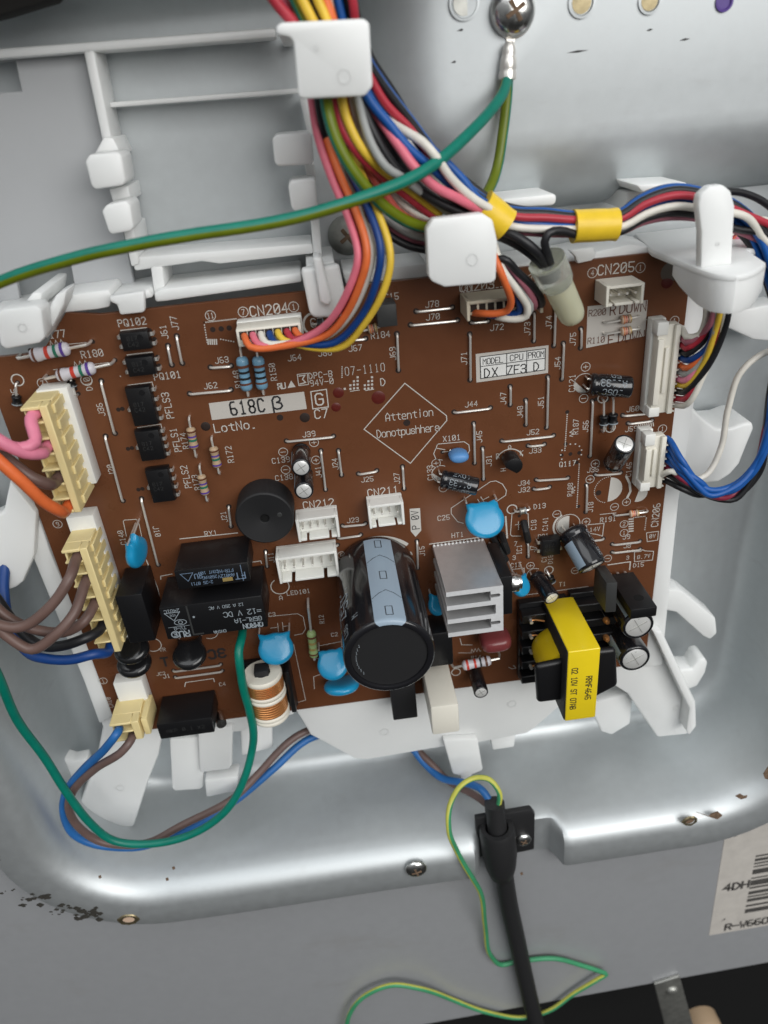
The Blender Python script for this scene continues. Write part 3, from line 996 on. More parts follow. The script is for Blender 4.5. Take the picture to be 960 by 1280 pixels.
TX = [('PQ102', 165, 402.5, 2.1, 0), ('PQ101', 209, 469.5, 2.1, 0), ('PFLS3', 209.5, 507, 2.2, 90), ('PFLS1', 219.5, 550, 2.1, 90), ('PFLS2', 232.5, 596, 2.1, 90),
      ('R174', 230.5, 551, 1.8, 90), ('R172', 287, 568, 1.9, 90), ('R173', 245, 603, 1.8, 90), ('R180', 115, 442, 2.1, 0), ('R177', 68, 418, 2.1, 0), ('D105', 20.5, 497, 1.8, 90), ('D10', 110, 480, 1.8, 90),
      ('CN204', 336, 387, 2.9, 0), ('R148', 296.5, 474, 1.8, 90), ('R150', 341, 465, 1.8, 90), ('DPC-B', 400.5, 468.5, 1.9, 0), ('94V-0', 402, 477.5, 1.9, 0), ('D', 478.5, 477.5, 2.4, 0),
      ('C7', 401.5, 517, 3.0, 0), ('C139', 351, 575, 1.9, 0), ('C138', 355, 596.5, 1.9, 0), ('CN212', 398, 629.5, 2.7, 0), ('CN211', 478.5, 614, 2.7, 0), ('C10', 468.5, 678.5, 1.8, 0),
      ('RY1', 263.5, 666.5, 1.9, 0), ('LED101', 373, 740, 1.8, 0), ('A', 351, 747, 1.9, 0), ('C140', 152.5, 672, 1.8, 90), ('C3', 340, 768, 1.7, 0), ('R12', 402, 774, 1.7, 90), ('C2', 418, 793, 1.7, 0),
      ('C4', 278, 855, 1.7, 0), ('C25', 554.5, 647, 1.9, 0), ('X101', 564.5, 547.5, 1.9, 0), ('C133', 537.5, 591, 1.8, 90), ('R', 622, 570, 1.7, 0), ('A', 637, 559, 1.7, 0), ('K', 652, 566, 1.7, 0),
      ('H', 629, 587, 1.7, 90), ('C121', 715, 479, 1.9, 90), ('R187', 719.5, 533.5, 1.8, 90), ('Q117', 709.5, 579.5, 1.9, 0), ('R188', 712.5, 612, 1.7, 90), ('C145', 786, 587, 1.8, 90),
      ('R191', 760, 649, 1.9, 0), ('CN206', 819.5, 644, 2.5, 90), ('CN205', 770, 335.5, 2.9, 0), ('14V', 743.5, 661.5, 1.7, 0), ('C141', 681.5, 655, 1.8, 90), ('PQ1', 679, 670, 1.7, 0), ('D13', 674.5, 632.5, 1.9, 0),
      ('C18', 667, 656, 1.8, 90), ('IC1', 649, 687, 1.8, 90), ('7', 644.5, 679.5, 1.8, 0), ('3', 642.5, 697, 1.8, 0), ('8.7V', 804.5, 695.5, 1.6, 0), ('D15', 798, 706, 1.8, 0), ('C15', 645, 706, 1.8, 0), ('T1', 703, 730, 1.8, 0),
      ('HT1', 572, 668.5, 1.9, 0), ('R184', 475.5, 418.5, 1.9, 0), ('IC15', 486, 371, 1.9, 0), ('CN203', 596, 357, 2.7, 0), ('3', 784.5, 697, 1.6, 0), ('0V', 815.5, 670, 1.6, 0), ('JC2', 201, 842, 1.5, 0),
      ('CN10', 137, 878, 1.7, 90), ('VR', 203, 812, 1.6, 0), ('R14', 595, 821.5, 1.7, 0), ('C141', 740, 690, 1.5, 90), ('C16', 680, 697, 1.7, 90), ('D16', 688, 699, 1.7, 90), ('CE', 396, 403, 2.6, 0)]
for s, x, y, h, d in TX:
    T(s, x, y, h, d)
text(leg, 'LotNo.', 2.4, bm_(294, 532.5), 0.28, .55, .28)
text(leg, 'G', 3.2, bm_(399, 499), 0.4)
rect_outline([(388.5, 489.5), (408, 486.5), (410.5, 508.5), (391, 511)], .28)
text(leg, 'Attention', 2.3, bm_(511.5, 518), 0.2, .46, .19)
text(leg, 'Donotpushhere', 2.3, bm_(510, 538), 0.2, .46, .13)
line([(506, 479), (558, 519.5), (558.5, 525.5), (513, 579), (455, 536.5)], .26, True)
hole(508.5, 528.5, 1.0)
text(leg, '07-1110', 2.2, bm_(456, 461.5), .16, .42, .30, slash=False)
for i in range(6):
    dots((427.5, 458.5 + i * 2.6), (427.5, 458.5 + i * 2.6), 1)
for gx, n in ((431, 1), (438, 3), (456, 3)):
    for i in range(n):
        for j in range(1 + i + (gx > 431)):
            dots((gx + i * 4.5, 486 - j * 4.5 - i * .5), (gx + i * 4.5, 486 - j * 4.5 - i * .5), 1, r=.28)
line([(438, 489), (449, 487.5)], .2)
line([(457, 488), (467, 486.5)], .2)
text(leg, 'RU', 1.5, bm_(352, 482.5), .3, .6, .1)
leg.add([(*uv(359.5, 485), LW), (*uv(369.5, 483.5), LW), (*uv(364, 475.5), LW)], [(0, 1, 2)])
rect_outline([(371.5, 468), (384, 466.5), (385.5, 480.5), (373.5, 482)], .2)
line([(374, 470), (381, 469), (378, 474), (382, 478), (375, 480)], .3)
# circled pin numbers and polarity marks
for x, y, s in ((263, 394.5, '11'), (304, 390, '7'), (367, 383.5, '1'), (53, 479, '7'), (376, 642, '1'), (411, 636, '5'), (467, 624, '1'), (493, 621, '4'), (427, 694, '6'), (740.5, 341, '4'), (800.5, 334.5, '1'),
                (583, 360, '8'), (664.5, 349, '1'), (843, 401, '1'), (828, 536, '1'), (72, 655, '9'), (129, 851, '1'), (780, 655, '2'), (780, 666, '1')):
    circ(x, y, s)
for x, y, s in ((354, 565, '-'), (357, 587, '-'), (392.5, 553, '+'), (395, 575, '+'), (545, 579, '+'), (554, 610, '-'), (732, 458.5, '+'), (729.5, 498, '-'), (744, 579.5, '+'), (737.5, 599, '+'), (768, 633.5, '-'), (783, 627.5, '+'),
                (696, 642.5, '-'), (732.5, 652, '+'), (663, 707, '+'), (759.5, 698, '-'), (510, 693.5, '-'), (719, 713, '-')):
    circ(x, y, s)
# outlines
dots((255, 403), (295, 398.5), 17)
dots((255, 403), (259, 428), 9)
for i in range(5):
    line([(260 + i * 2.6, 424.5), (260.4 + i * 2.6, 430)], .35)
dots((276, 424), (292, 427), 6)
for x, y in ((266, 412), (276.5, 411), (286.5, 410)):
    hole(x, y, .7)
zig(73, 431.5, 0)
line([(43, 436), (65, 432)], .16)
line([(82, 430.5), (108, 428)], .16)
zig(103, 457.5, 0)
line([(67, 462), (95, 459)], .16)
line([(112, 456), (136, 453)], .16)
for x, y in ((26, 446), (116, 427), (60, 471), (144, 450), (40, 445), (38, 438), (22, 478), (94, 486), (98, 492)):
    hole(x, y, .6)
ring(leg, 1.5, bm_(22, 475), .3)
ring(leg, 1.4, bm_(108, 475), .25)
rect_outline([(151, 413), (183, 409.5), (185, 417), (153, 420)], .25)
rect_outline([(159, 443.5), (190, 440), (192, 447), (161, 450)], .25)
rect_outline([(160, 481.5), (190, 477.5), (192, 484), (162, 488)], .22)
rect_outline([(172, 534.5), (201, 530), (203, 537), (174, 541)], .22)
rect_outline([(184, 584), (211, 580.5), (213, 588), (186, 591)], .22)
for x, y in ((186, 427), (193, 424), (192, 459), (199, 457), (148, 512), (153, 511), (160, 561), (165, 560), (173, 612), (178, 611), (187, 413), (197, 446)):
    hole(x, y, .6)
line([(225, 673.5), (297, 666)], .28)
line([(201, 724), (201, 720), (215, 717.5)], .25)
line([(312, 703), (326, 701), (327, 704)], .25)
line([(183, 700), (197, 735), (199, 745)], .3)
line([(154, 651), (156, 650), (170, 649), (173, 651), (181, 688)], .2)
line([(154, 651), (158, 670)], .2)
line([(320, 772), (372, 767), (379, 771), (382, 786), (378, 792), (368, 794)], .18)
line([(338, 785), (346, 784)], .18)
line([(347, 779), (348, 789)], .18)
line([(353, 778), (354, 788)], .18)
line([(349 + 5, 783), (361, 782)], .18)
line([(367, 805), (382, 875), (372, 878)], .16)
line([(386, 806), (388, 820), (392, 823), (398, 823)], .2)
line([(395, 808), (430, 801)], .18)
line([(393, 861), (392, 846), (400, 843)], .2)
line([(556, 562), (545, 560), (542, 567), (545, 574), (553, 575)], .22)
line([(547, 555), (580, 552), (586, 556), (587, 563), (583, 570)], .22)
line([(545, 560), (547, 555)], .22)
line([(553, 565), (562, 564)], .18)
hole(553, 565, .6)
hole(573, 563, .6)
ring(leg, 2.6, bm_(551, 592), .2, 16, 60, 270)
halfdisc(551, 592, 2.3, 170, 290)
line([(579, 654), (572, 652), (564, 642), (564, 635), (613, 602), (620, 601), (628, 605), (633, 613), (632, 619), (620, 627)], .22)
line([(587, 633), (593, 629)], .2)
line([(597, 624), (602, 632)], .2)
line([(601, 621), (606, 629)], .2)
line([(603, 625), (611, 621)], .2)
ring(leg, 4.0, bm_(637, 577), .3, 14, 20, 160)
ring(leg, 1.5, bm_(640, 636.5), .32)
line([(640, 641), (638, 668), (640, 670), (651, 670)], .22)
line([(656, 641), (660, 642), (661, 660)], .22)
line([(648, 652), (648, 662)], .2)
line([(644, 656), (650, 655)], .2)
hole(649, 645, .5)
line([(632, 646), (634, 672)], .5)
ring(leg, 3.7, bm_(710, 656), .2, 22, -20, 260)
# half filled polarity discs
halfdisc(709, 656, 3.2, 80, 280)
ring(leg, 4.5, bm_(710, 657), .6, 14, 120, 235)
halfdisc(761, 612, 4.1, -92, 85)
for i in range(22):
    a = math.radians(88 + i * 8)
    q = uv(761, 612)
    leg.box(q[0] + 4.4 * math.cos(a) - .13, q[0] + 4.4 * math.cos(a) + .13, q[1] + 4.4 * math.sin(a) - .13, q[1] + 4.4 * math.sin(a) + .13, LW - .02, LW)
hole(769, 613, 1.2)
hole(748, 616, .9)
halfdisc(798, 617, 2.8, -110, 80)
halfdisc(730, 480, 2.6, 160, 290)
ring(leg, 2.8, bm_(730, 479), .2, 16, 60, 300)
stroke(leg, [uv(785 + dx, y) for dx, y in ((-2, 596), (2, 604), (3, 614), (-1, 622))], .7, lambda x, y, l=0: (x, y, LW))
dots((709, 518), (706, 563), 20)
zig(716, 541, 90, 2, .9, 1.1)
for i in range(26):
    a = 2 * math.pi * i / 26
    q = uv(714, 567)
    if i % 2:
        leg.box(q[0] + 3.1 * math.cos(a) - .2, q[0] + 3.1 * math.cos(a) + .2, q[1] + 3.1 * math.sin(a) - .2, q[1] + 3.1 * math.sin(a) + .2, LW - .02, LW)
for x, y in ((702, 569), (713, 567.5), (724, 566), (709, 515), (707, 555), (721, 596 - 18), (723, 633), (745, 499), (759, 500), (752, 534), (763, 533)):
    hole(x, y, .6)
dots((724, 580), (721, 634), 24)
zig(718, 612, 90, 2, .9, 1.1)
ring(leg, 1.4, bm_(753.5, 497.5), .32)
ring(leg, 1.4, bm_(763, 534.5), .32)
line([(750, 643), (770, 641)], .2)
line([(791, 640), (805, 637.5)], .2)
dots((792, 647), (808, 645), 9)
dots((808, 645), (806, 662), 8)
for i in range(6):
    line([(786.5, 649 + i * 3), (791, 648.6 + i * 3)], .45)
rect_outline([(733, 656), (755, 654), (753, 670), (746, 668), (733.5, 666)], .22)
rect_outline([(793, 690), (801, 689), (803, 687), (806, 688.5), (817, 689), (815.5, 700), (793, 702)], .22)
rect_outline([(808, 666), (823, 664), (822, 675), (809, 677)], .22)
line([(760, 706), (788, 702), (787, 712)], .35)
line([(655, 744), (735, 733)], .22)
line([(638, 712), (655, 710), (656, 722)], .2)
ring(leg, 2.6, bm_(668, 719), .2, 16, 60, 300)
ring(leg, 1.4, bm_(686, 712.5), .3)
ring(leg, 1.3, bm_(684, 725), .28)
line([(676, 673.5), (700, 671)], .25)
ring(leg, 13.6, bm_(474, 719), 1.1, 24, 48, 122)
line([(537, 680), (611, 670)], .3)
# P 0V arrow flag
fl = poly([(512, 636), (525, 635), (526.5, 663), (519.5, 671), (513.5, 664)], 0)
leg.prism(fl, LW - .02, LW)
dk = MB()
text(dk, 'P 0V', 2.1, bm_(519, 650, 90, LW + .03), .25, .55, .25)
build('flag_lettering', dk, 'ink', cb)
line([(573, 816), (590, 816)], .16)
zig(595, 814, 0, 3, 1.2, 1.1)
line([(575, 798), (577, 806), (590, 806)], .22)
line([(642, 832), (645, 835), (640, 836), (636, 834)], .2)
ring(leg, 1.5, bm_(570, 840), .3)
line([(156, 843), (178, 840), (180, 852)], .2)
line([(231, 858), (232, 853), (267, 848), (268, 852)], .25)
ring(leg, 2.6, bm_(191, 806), .25, 10, -120, 70)
ring(leg, 2.6, bm_(262, 790), .25, 10, -120, 70)
for x, y in ((372, 722), (403, 717)):
    hole(x, y, .5)
for x in range(14):
    line([(583 + x * 5.3, 364.5 - x * .72), (585.6 + x * 5.3, 364.2 - x * .72)], .2)
rect_outline([(150, 470), (151, 470), (151, 471)], .1)
ring(leg, 2.8, bm_(350, 733), .3, 12, 120, 400)
ring(leg, 2.8, bm_(393, 405), .55, 14, 60, 320)
line([(803, 399), (812, 400)], .2)
line([(803, 480), (803, 490), (808, 490)], .2)
for i in range(5):
    line([(797, 535 + i * .1), (797, 535.4)], .2)
for i in range(8):
    line([(798 + i * 2.6, 531 - i * .4), (798.6 + i * 2.6, 535 - i * .4)], .3)
build('printed_legend', leg, 'legend', cb, smooth=False)
build('drill_hole', dark, 'hole', cb, smooth=False)['kind'] = 'stuff'
for x, y, r, m in ((350, 522, 0.9, 'hole'), (381, 522, 1.4, 'hole'), (257, 533, 1.3, 'hole'), (423, 491, 1.5, 'flux'), (473, 497, 1.9, 'flux'), (420, 509, 1.3, 'flux'), (838, 340, 2.6, 'board_edge'), (834, 353, 1.6, 'flux')):
    mb = MB()
    mb.lathe([(r, 0.01), (r * .95, .06), (r * .3, .07)], at_rot(*uv(x, y)), 14)
    build('flux_dot', mb, m if m != 'board_edge' else 'old_dot', cb)

# ---- labels stuck or printed on the board
def label_plate(name, pxs, mtl, h=.1):
    mb = MB()
    mb.prism(poly(pxs, 0), 0.0, h)
    return build(name, mb, mtl, cb, smooth=False)


lp_ = label_plate('lot_label', [(261, 504), (380, 489.5), (383.5, 511), (265, 525)], 'silver_ink', .07)
mb = MB()
text(mb, '618C', 3.6, bm_(309, 508.5, 0, .11), .5, .42, .26)
fb = bm_(346, 503.5, 0, .11)
stroke(mb, [(-1.1, -2.5), (-1.1, .9), (-.5, 1.75), (.5, 1.75), (1.0, 1.2), (.9, .5), (.1, .15)], .5, fb)
stroke(mb, [(.1, .15), (1.1, -.2), (1.35, -1.0), (.7, -1.7), (-.3, -1.75), (-1.1, -1.2)], .5, fb, 0, 1)
build('lot_lettering', mb, 'ink', lp_)
lp_ = label_plate('model_label', [(594.5, 442.5), (685.5, 431.5), (685, 466), (595.5, 478)], 'silver_ink', .1)
mb = MB()
mb.prism(poly([(600, 446), (681.5, 435.5), (681, 462), (600.8, 473)], 0), .1, .14)
build('paper', mb, 'paper', lp_, smooth=False)
mb = MB()
fm0 = lambda x, y, l=0: (x, y, .18 + l)
for q in ([(600, 446), (681.5, 435.5), (681, 462), (600.8, 473)],):
    stroke(mb, [uv(*p) for p in q], .22, fm0, 0, 0, True)
for q in ([(600.5, 458), (681.2, 447.5)], [(633.3, 441.5), (633, 469)], [(658.5, 438.3), (658, 466)]):
    stroke(mb, [uv(*p) for p in q], .2, fm0, 0, 1)
for s, x, y, h, th, g in (('MODEL', 616, 450.5, 1.55, .19, .18), ('CPU', 645.5, 446.5, 1.6, .2, .25), ('PROM', 670, 443, 1.55, .19, .18), ('DX', 613.5, 465.5, 2.4, .3, .35), ('ZF3', 645.7, 461.5, 2.4, .3, .22), ('D', 670, 458, 2.3, .3, .3)):
    text(mb, s, h, bm_(x, y, 0, .18), th, .55, g)
build('lettering', mb, 'ink', lp_)
lp_ = label_plate('resistor_print_patch', [(734.5, 383), (809.5, 375), (806, 420), (732.5, 435)], 'silver_ink', .07)
mb = MB()
for s, x, y, h in (('R200', 746.5, 390.5, 1.6), ('R', 766, 387.5, 2.5), ('DOWN', 791, 384, 2.5), ('R110', 745, 425, 1.6), ('F', 763.5, 424.5, 2.5), ('DOWN', 789, 420.5, 2.5)):
    text(mb, s, h, bm_(x, y, 0, .11), h * .12, .55, .2)
build('lettering', mb, 'band_brown', lp_)
mb = MB()
text(mb, 'T', 3.2, bm_(206, 827, 0, .1), .7, .6)
text(mb, '3C', 3.4, bm_(271, 817, 180, .1), .75, .6)
build('hand_marking', mb, 'ink', cb)


def boxpart(name, pxs, h, m, bevel=.35, w0=.3, label=None, grow=0):
    u0, u1, v0, v1 = ext(pxs, h)
    mb = MB()
    mb.box(u0, u1, v0, v1, w0, h)
    return build(name, mb, m, cb, bevel=bevel, label=label), (u0, u1, v0, v1)


# ---- axial resistors
def resistor(a, b, wl, body, r, m, bands, name='resistor', drop=True, lead_r=.3, h=None):
    """a, b: lead ends (px on board); body (t0, t1) along; wl body height"""
    A, B = pt(*a, 0), pt(*b, 0)
    A1, B1 = A + Vector((0, 0, wl)), B + Vector((0, 0, wl))
    d = (B1 - A1)
    L = d.length
    M = frame(A1, d)
    t0, t1 = body[0] * L, body[1] * L
    mb = MB()
    l = t1 - t0
    pr = [(r * .35, 0), (r * .8, .03 * l), (r, .10 * l), (r, .22 * l), (r * .88, .30 * l), (r * .88, .70 * l), (r, .78 * l), (r, .90 * l), (r * .8, .97 * l), (r * .35, l)]
    mb.lathe([(q, t0 + z) for q, z in pr], M, 14)
    o = build(name, mb, m, cb, angle=60)
    for c, f0, f1 in bands:
        mb = MB()
        rr_ = r * (1.02 if (f0 < .26 or f1 > .74) else .90) + .03
        mb.lathe([(rr_, t0 + f0 * l), (rr_, t0 + f1 * l)], M, 14, cap=False)
        build('colour_band', mb, c, o)
    mb = MB()
    mb.tube([A - Vector((0, 0, .5)), A + Vector((0, 0, wl * .7)), A1 + d.normalized() * .5, M @ Vector((0, 0, t0 + .2))], lead_r, 6)
    mb.tube([M @ Vector((0, 0, t1 - .2)), B1 - d.normalized() * .5, B + Vector((0, 0, wl * .7)), B - Vector((0, 0, .5))], lead_r, 6)
    build('lead', mb, 'tin', o)
    return o


BW = [('band_brown', .10, .16), ('band_red', .40, .50), ('band_green', .62, .70), ('band_violet', .80, .88)]
resistor((25, 444), (114, 426), 3.0, (.20, .74), 1.75, 'res_white', BW, lead_r=.4)
resistor((58, 469), (143, 450), 3.0, (.20, .76), 1.65, 'res_white', BW, lead_r=.4)
BT = [('band_brown', .12, .20), ('band_violet', .36, .44), ('band_green', .52, .62), ('band_violet', .8, .88)]
resistor((237, 520), (246, 569), 1.8, (.22, .75), 1.25, 'res_tan', BT)
resistor((265, 545), (275, 590), 1.8, (.22, .78), 1.25, 'res_tan', BT)
resistor((250, 580), (260, 624), 1.8, (.22, .78), 1.25, 'res_tan', BT)
BB = [('band_brown', .22, .30), ('band_black', .40, .47), ('band_black', .58, .65), ('band_brown', .74, .80)]
resistor((301, 432), (311, 492), 2.6, (.16, .86), 1.55, 'res_blue', BB)
resistor((321, 432), (330, 490), 2.6, (.16, .86), 1.55, 'res_blue', BB)
BP_ = [('band_orange', .2, .3), ('band_red', .42, .5), ('band_brown', .6, .68), ('band_gold', .82, .9)]
resistor((754, 402), (798, 394), 1.4, (.44, .74), 1.15, 'res_peach', BP_)
resistor((754, 416), (798, 409), 1.4, (.44, .74), 1.15, 'res_peach', BP_)
resistor((766, 642), (808, 637), 1.4, (.44, .72), 1.1, 'res_peach', BP_)
resistor((385, 748), (393, 816), 4.0, (.44, .92), 1.5, 'res_green', [('band_brown', .15, .22), ('band_gold', .38, .46), ('band_gold', .6, .68), ('band_brown', .8, .86)], lead_r=.4)
resistor((562, 821), (621, 809), 5.5, (.2, .80), 1.7, 'res_white', [('band_red', .14, .22), ('band_red', .40, .48), ('band_black', .6, .66), ('band_brown', .78, .86)], lead_r=.4)
resistor((452, 412), (476, 406), 1.4, (.3, .8), 1.2, 'res_tan', BP_)
# diodes
def diode(a, b, wl, body, r, m='black_plastic', band='print_grey'):
    return resistor(a, b, wl, body, r, m, [(band, .78, .9)], 'diode')


diode((752, 498), (752, 538), 1.8, (.45, .75), 1.25)
diode((764, 495), (763, 536), 1.8, (.45, .78), 1.35)
diode((643, 637), (661, 634), 1.5, (.25, .75), 1.1, 'zinc')
diode((22, 478), (24, 505), 1.6, (.5, .95), 1.2)
diode((90, 471), (97, 493), 1.6, (.1, .45), 1.1)
diode((391, 404), (412, 400), 1.5, (.25, .7), 1.2, 'dark_grey')
diode((683, 712), (689, 726), 2.0, (.3, .8), 1.3)


# ---- optocouplers and drivers (flat black packages with silver legs)
def dip(pxs, h, nleft, nright, dot=None, name='optocoupler', notch=0):
    u0, u1, v0, v1 = ext(pxs, h)
    mb = MB()
    mb.loft([[(u0 + .2, v0 + .2, .5), (u1 - .2, v0 + .2, .5), (u1 - .2, v1 - .2, .5), (u0 + .2, v1 - .2, .5)],
             [(u0, v0, h * .55), (u1, v0, h * .55), (u1, v1, h * .55), (u0, v1, h * .55)],
             [(u0 + .25, v0 + .25, h), (u1 - .25, v0 + .25, h), (u1 - .25, v1 - .25, h), (u0 + .25, v1 - .25, h)]])
    o = build(name, mb, 'black_plastic', cb, bevel=.15)
    mb = MB()
    mb.lathe([(.8, 0), (.8, .03)], at_rot(u1 - 2.3, v1 - 1.6 if dot is None else dot, h), 14)
    build('pin_mark', mb, 'black_gloss', o)
    mb = MB()
    fm = flatmap((u0 + u1) / 2 - .6, (v0 + v1) / 2, h + .03)
    for k, s in enumerate(('817', 'C42')):
        text(mb, s, 1.0, lambda x, y, l=0, k=k: fm(x, y + .8 - 1.5 * k, l), .1)
    build('marking', mb, 'dark_grey', o)
    for side, n, s in ((u0, nleft, -1), (u1, nright, 1)):
        for i in range(n):
            vv = v1 - (i + .6) * (v1 - v0) / n
            mb = MB()
            mb.box(side - .1 * s, side + .75 * s, vv - .45, vv + .45, h * .45, h * .55)
            mb.box(side + .6 * s, side + .85 * s, vv - .35, vv + .35, -.5, h * .55)
            build('pin', mb, 'tin', o)
    return o


dip([(150, 417), (187, 412), (188, 437), (151, 441)], 3.6, 2, 2)
dip([(157, 448), (193, 444), (194, 469), (158, 473)], 3.6, 2, 2)
dip([(157, 486), (190, 482), (196, 531), (165, 535)], 3.6, 1, 4, name='driver_chip')
dip([(168, 540), (200, 536), (206, 574), (175, 579)], 3.6, 1, 4, name='driver_chip')
dip([(181, 589), (212, 585), (218, 626), (190, 631)], 3.8, 1, 4, name='driver_chip')
dip([(676, 676), (701, 673), (702, 693), (678, 697)], 3.6, 2, 2)


# ---- electrolytic capacitors
def ecap(base, top, r, h=None, label=None, stripe=None, txt=None, spin=0, m='black_sleeve', txtm='print_grey', th=.16, tsize=None, groove=True, txt_deg=0, leads=True):
    """base, top: (u, v, w) of the lower and upper end"""
    base, top = Vector(base), Vector(top)
    d = top - base
    L = d.length
    M = frame(base, d, (1, 0, 0)) @ Matrix.Rotation(math.radians(spin), 4, 'Z')
    mb = MB()
    mb.lathe([(r * .8, .0), (r * .97, .12 * r), (r, .3 * r), (r, .5 * r), (r * .93, .62 * r), (r * .93, .7 * r), (r, .85 * r), (r, L - .22 * r), (r * .97, L - .06 * r), (r * .9, L), (r * .8, L), (r * .78, L - .12 * r)], M, 30, cap=True)
    o = build('electrolytic_capacitor', mb, m, cb, angle=50, label=label)
    mb = MB()
    mb.lathe([(r * .80, L - .14 * r), (r * .80, L - .05 * r), (r * .76, L - .02 * r), (r * .1, L - .03 * r)], M, 24)
    tp = build('vent_top', mb, 'can_top', o)
    if groove:
        mb = MB()
        mb.box(-r * .6, r * .6, -.06, .06, L - .06 * r, L + .005, M=M @ Matrix.Rotation(.5, 4, 'Z'))
        mb.box(-.06, .06, -r * .6, r * .6, L - .06 * r, L + .006, M=M @ Matrix.Rotation(.5, 4, 'Z'))
        build('vent_groove', mb, 'zinc', o)

    def cyl_map(x, y, l=0):      # x round the can, y along it
        a = x / r
        q = M @ Vector(((r + .035 + l) * math.cos(a), (r + .035 + l) * math.sin(a), y))
        return (q.x, q.y, q.z)
    if stripe is not None:
        mb = MB()
        a0, a1 = stripe
        n = 8
        ring_ = []
        for i in range(n + 1):
            x = math.radians(a0 + (a1 - a0) * i / n) * r
            ring_.append([cyl_map(x, .9 * r), cyl_map(x, L - .2 * r)])
        V = [p for q in ring_ for p in q]
        mb.add(V, [(2 * i, 2 * i + 2, 2 * i + 3, 2 * i + 1) for i in range(n)])
        build('polarity_stripe', mb, 'stripe_grey', o)
    if txt:
        mb = MB()
        ts = tsize or r * .8
        c, s_ = math.cos(math.radians(txt_deg)), math.sin(math.radians(txt_deg))
        for row, (s, dang) in enumerate(txt):
            x0 = math.radians(dang) * r
            text(mb, s, ts, lambda x, y, l=0, x0=x0: cyl_map(x0 + x * c - y * s_, L * .52 + x * s_ + y * c, l), th, .55, .25)
        build('sleeve_lettering', mb, txtm, o)
    if leads:
        mb = MB()
        fb = Vector((base.x, base.y, 0))
        for k in (-1, 1):
            q = M @ Vector((k * r * .45, 0, .1))
            mb.tube([q, q - d.normalized() * .6, Vector((q.x - d.x * .05, q.y, min(q.z, .6))), Vector((q.x - d.x * .05, q.y, -.4))], .25, 6)
        build('lead', mb, 'tin', o)
    return o


def up(px, py, h):      # standing part located by its photographed top centre
    p = pt(px, py, h)
    return Vector((p.x, p.y, 0.1)), p


b_, t_ = up(376.5, 585, 11)
ecap(b_, t_, 2.6, label='small black can with silver top', stripe=(150, 210), txt=[('16V', -90)], th=.1, tsize=1.2)
b_, t_ = up(380, 614, 11)
ecap(b_, t_, 2.6, label='small black can with silver top', stripe=(150, 210), txt=[('16V', -90)], th=.1, tsize=1.2)
# leaning capacitors
ecap(pt(551, 598, 3.2), pt(597, 608.5, 5.5), 2.6, txt=[('A1133', 90), ('50V22', 145), ('10MF', 30)], txt_deg=-90, th=.16, tsize=1.6, spin=20)
ecap(pt(737, 480, 3.0), pt(788, 484, 4.5), 3.0, txt=[('A1133', 90), ('50V', 40), ('105C', 140)], txt_deg=-90, th=.18, tsize=1.8, spin=10)
ecap(pt(766, 580, 3.0), pt(781, 554.5, 11), 2.9, txt=[('A1133', 0), ('16V', 60)], txt_deg=90, th=.14, tsize=1.4, spin=-60)
ecap(pt(714, 662, 2.8), pt(741, 709, 12.5), 4.3, stripe=(140, 222), txt=[('A1133', 10), ('25V470', 50)], txt_deg=-90, th=.22, tsize=1.9, spin=-10)
ecap(pt(670, 720, 2.4), pt(690, 748, 12), 2.5, txt=[('A1133', -60), ('50V', 0)], txt_deg=-90, th=.13, tsize=1.4)
b_, t_ = up(798, 783, 18)
ecap(b_, t_, 5.0, label='upper of two silver-topped black cans by the right edge', stripe=(100, 140))
b_, t_ = up(794, 824, 17)
ecap(b_, t_, 5.0, label='lower of two silver-topped black cans by the right edge', stripe=(150, 215), txt=[('25V', 240)], txt_deg=-90, th=.2, tsize=2)
b_, t_ = up(601.5, 866, 12)
ecap(b_, t_, 2.4)

# the big mains capacitor
H10 = 41
b_, t_ = up(487, 821, H10)
r10 = 12.0
M = frame(b_, t_ - b_, (1, 0, 0))
mb = MB()
mb.lathe([(r10 * .95, 0), (r10, .8), (r10, 2.5), (r10, H10 - 1.2), (r10 * .985, H10 - .4), (r10 * .95, H10 - .05), (r10 * .88, H10 + .1), (r10 * .845, H10 - .1), (r10 * .835, H10 - .7)], M, 56, cap=False)
o = build('electrolytic_capacitor', mb, 'black_sleeve', cb, angle=50, label='large glossy black can with pale blue stripe')
mb = MB()
mb.lathe([(r10 * .84, H10 - 1.2), (r10 * .83, H10 - .72), (.1, H10 - .70)], M, 48)
build('top_disc', mb, 'black_matte', o)
mb = MB()


def c10(x, y, l=0):
    a = x / r10
    q = M @ Vector(((r10 + .05 + l) * math.cos(a), (r10 + .05 + l) * math.sin(a), y))
    return (q.x, q.y, q.z)


ac = math.radians(84) * r10
hw = 4.1
# stripe runs up the side, over the rim and ends in a blunt point on the top
n = 10
rows = []
for y_, sc_ in ((2.0, 1), (H10 * .5, 1), (H10 - 1.2, 1)):
    rows.append([c10(ac + hw * (2 * i / n - 1) * sc_, y_) for i in range(n + 1)])
for rr_, z_, sc_ in ((r10 * .985 + .05, H10 - .36, 1), (r10 * .95 + .05, H10 + .02, .95), (r10 * .88, H10 + .16, .8)):
    rows.append([tuple(M @ Vector((rr_ * math.cos(ac / r10 + hw / r10 * (2 * i / n - 1) * sc_), rr_ * math.sin(ac / r10 + hw / r10 * (2 * i / n - 1) * sc_), z_))) for i in range(n + 1)])
V = [p for q in rows for p in q]
mb.add(V, [(k * (n + 1) + i, k * (n + 1) + i + 1, (k + 1) * (n + 1) + i + 1, (k + 1) * (n + 1) + i) for k in range(len(rows) - 1) for i in range(n)])
build('polarity_stripe', mb, 'stripe_grey', o)
mb = MB()
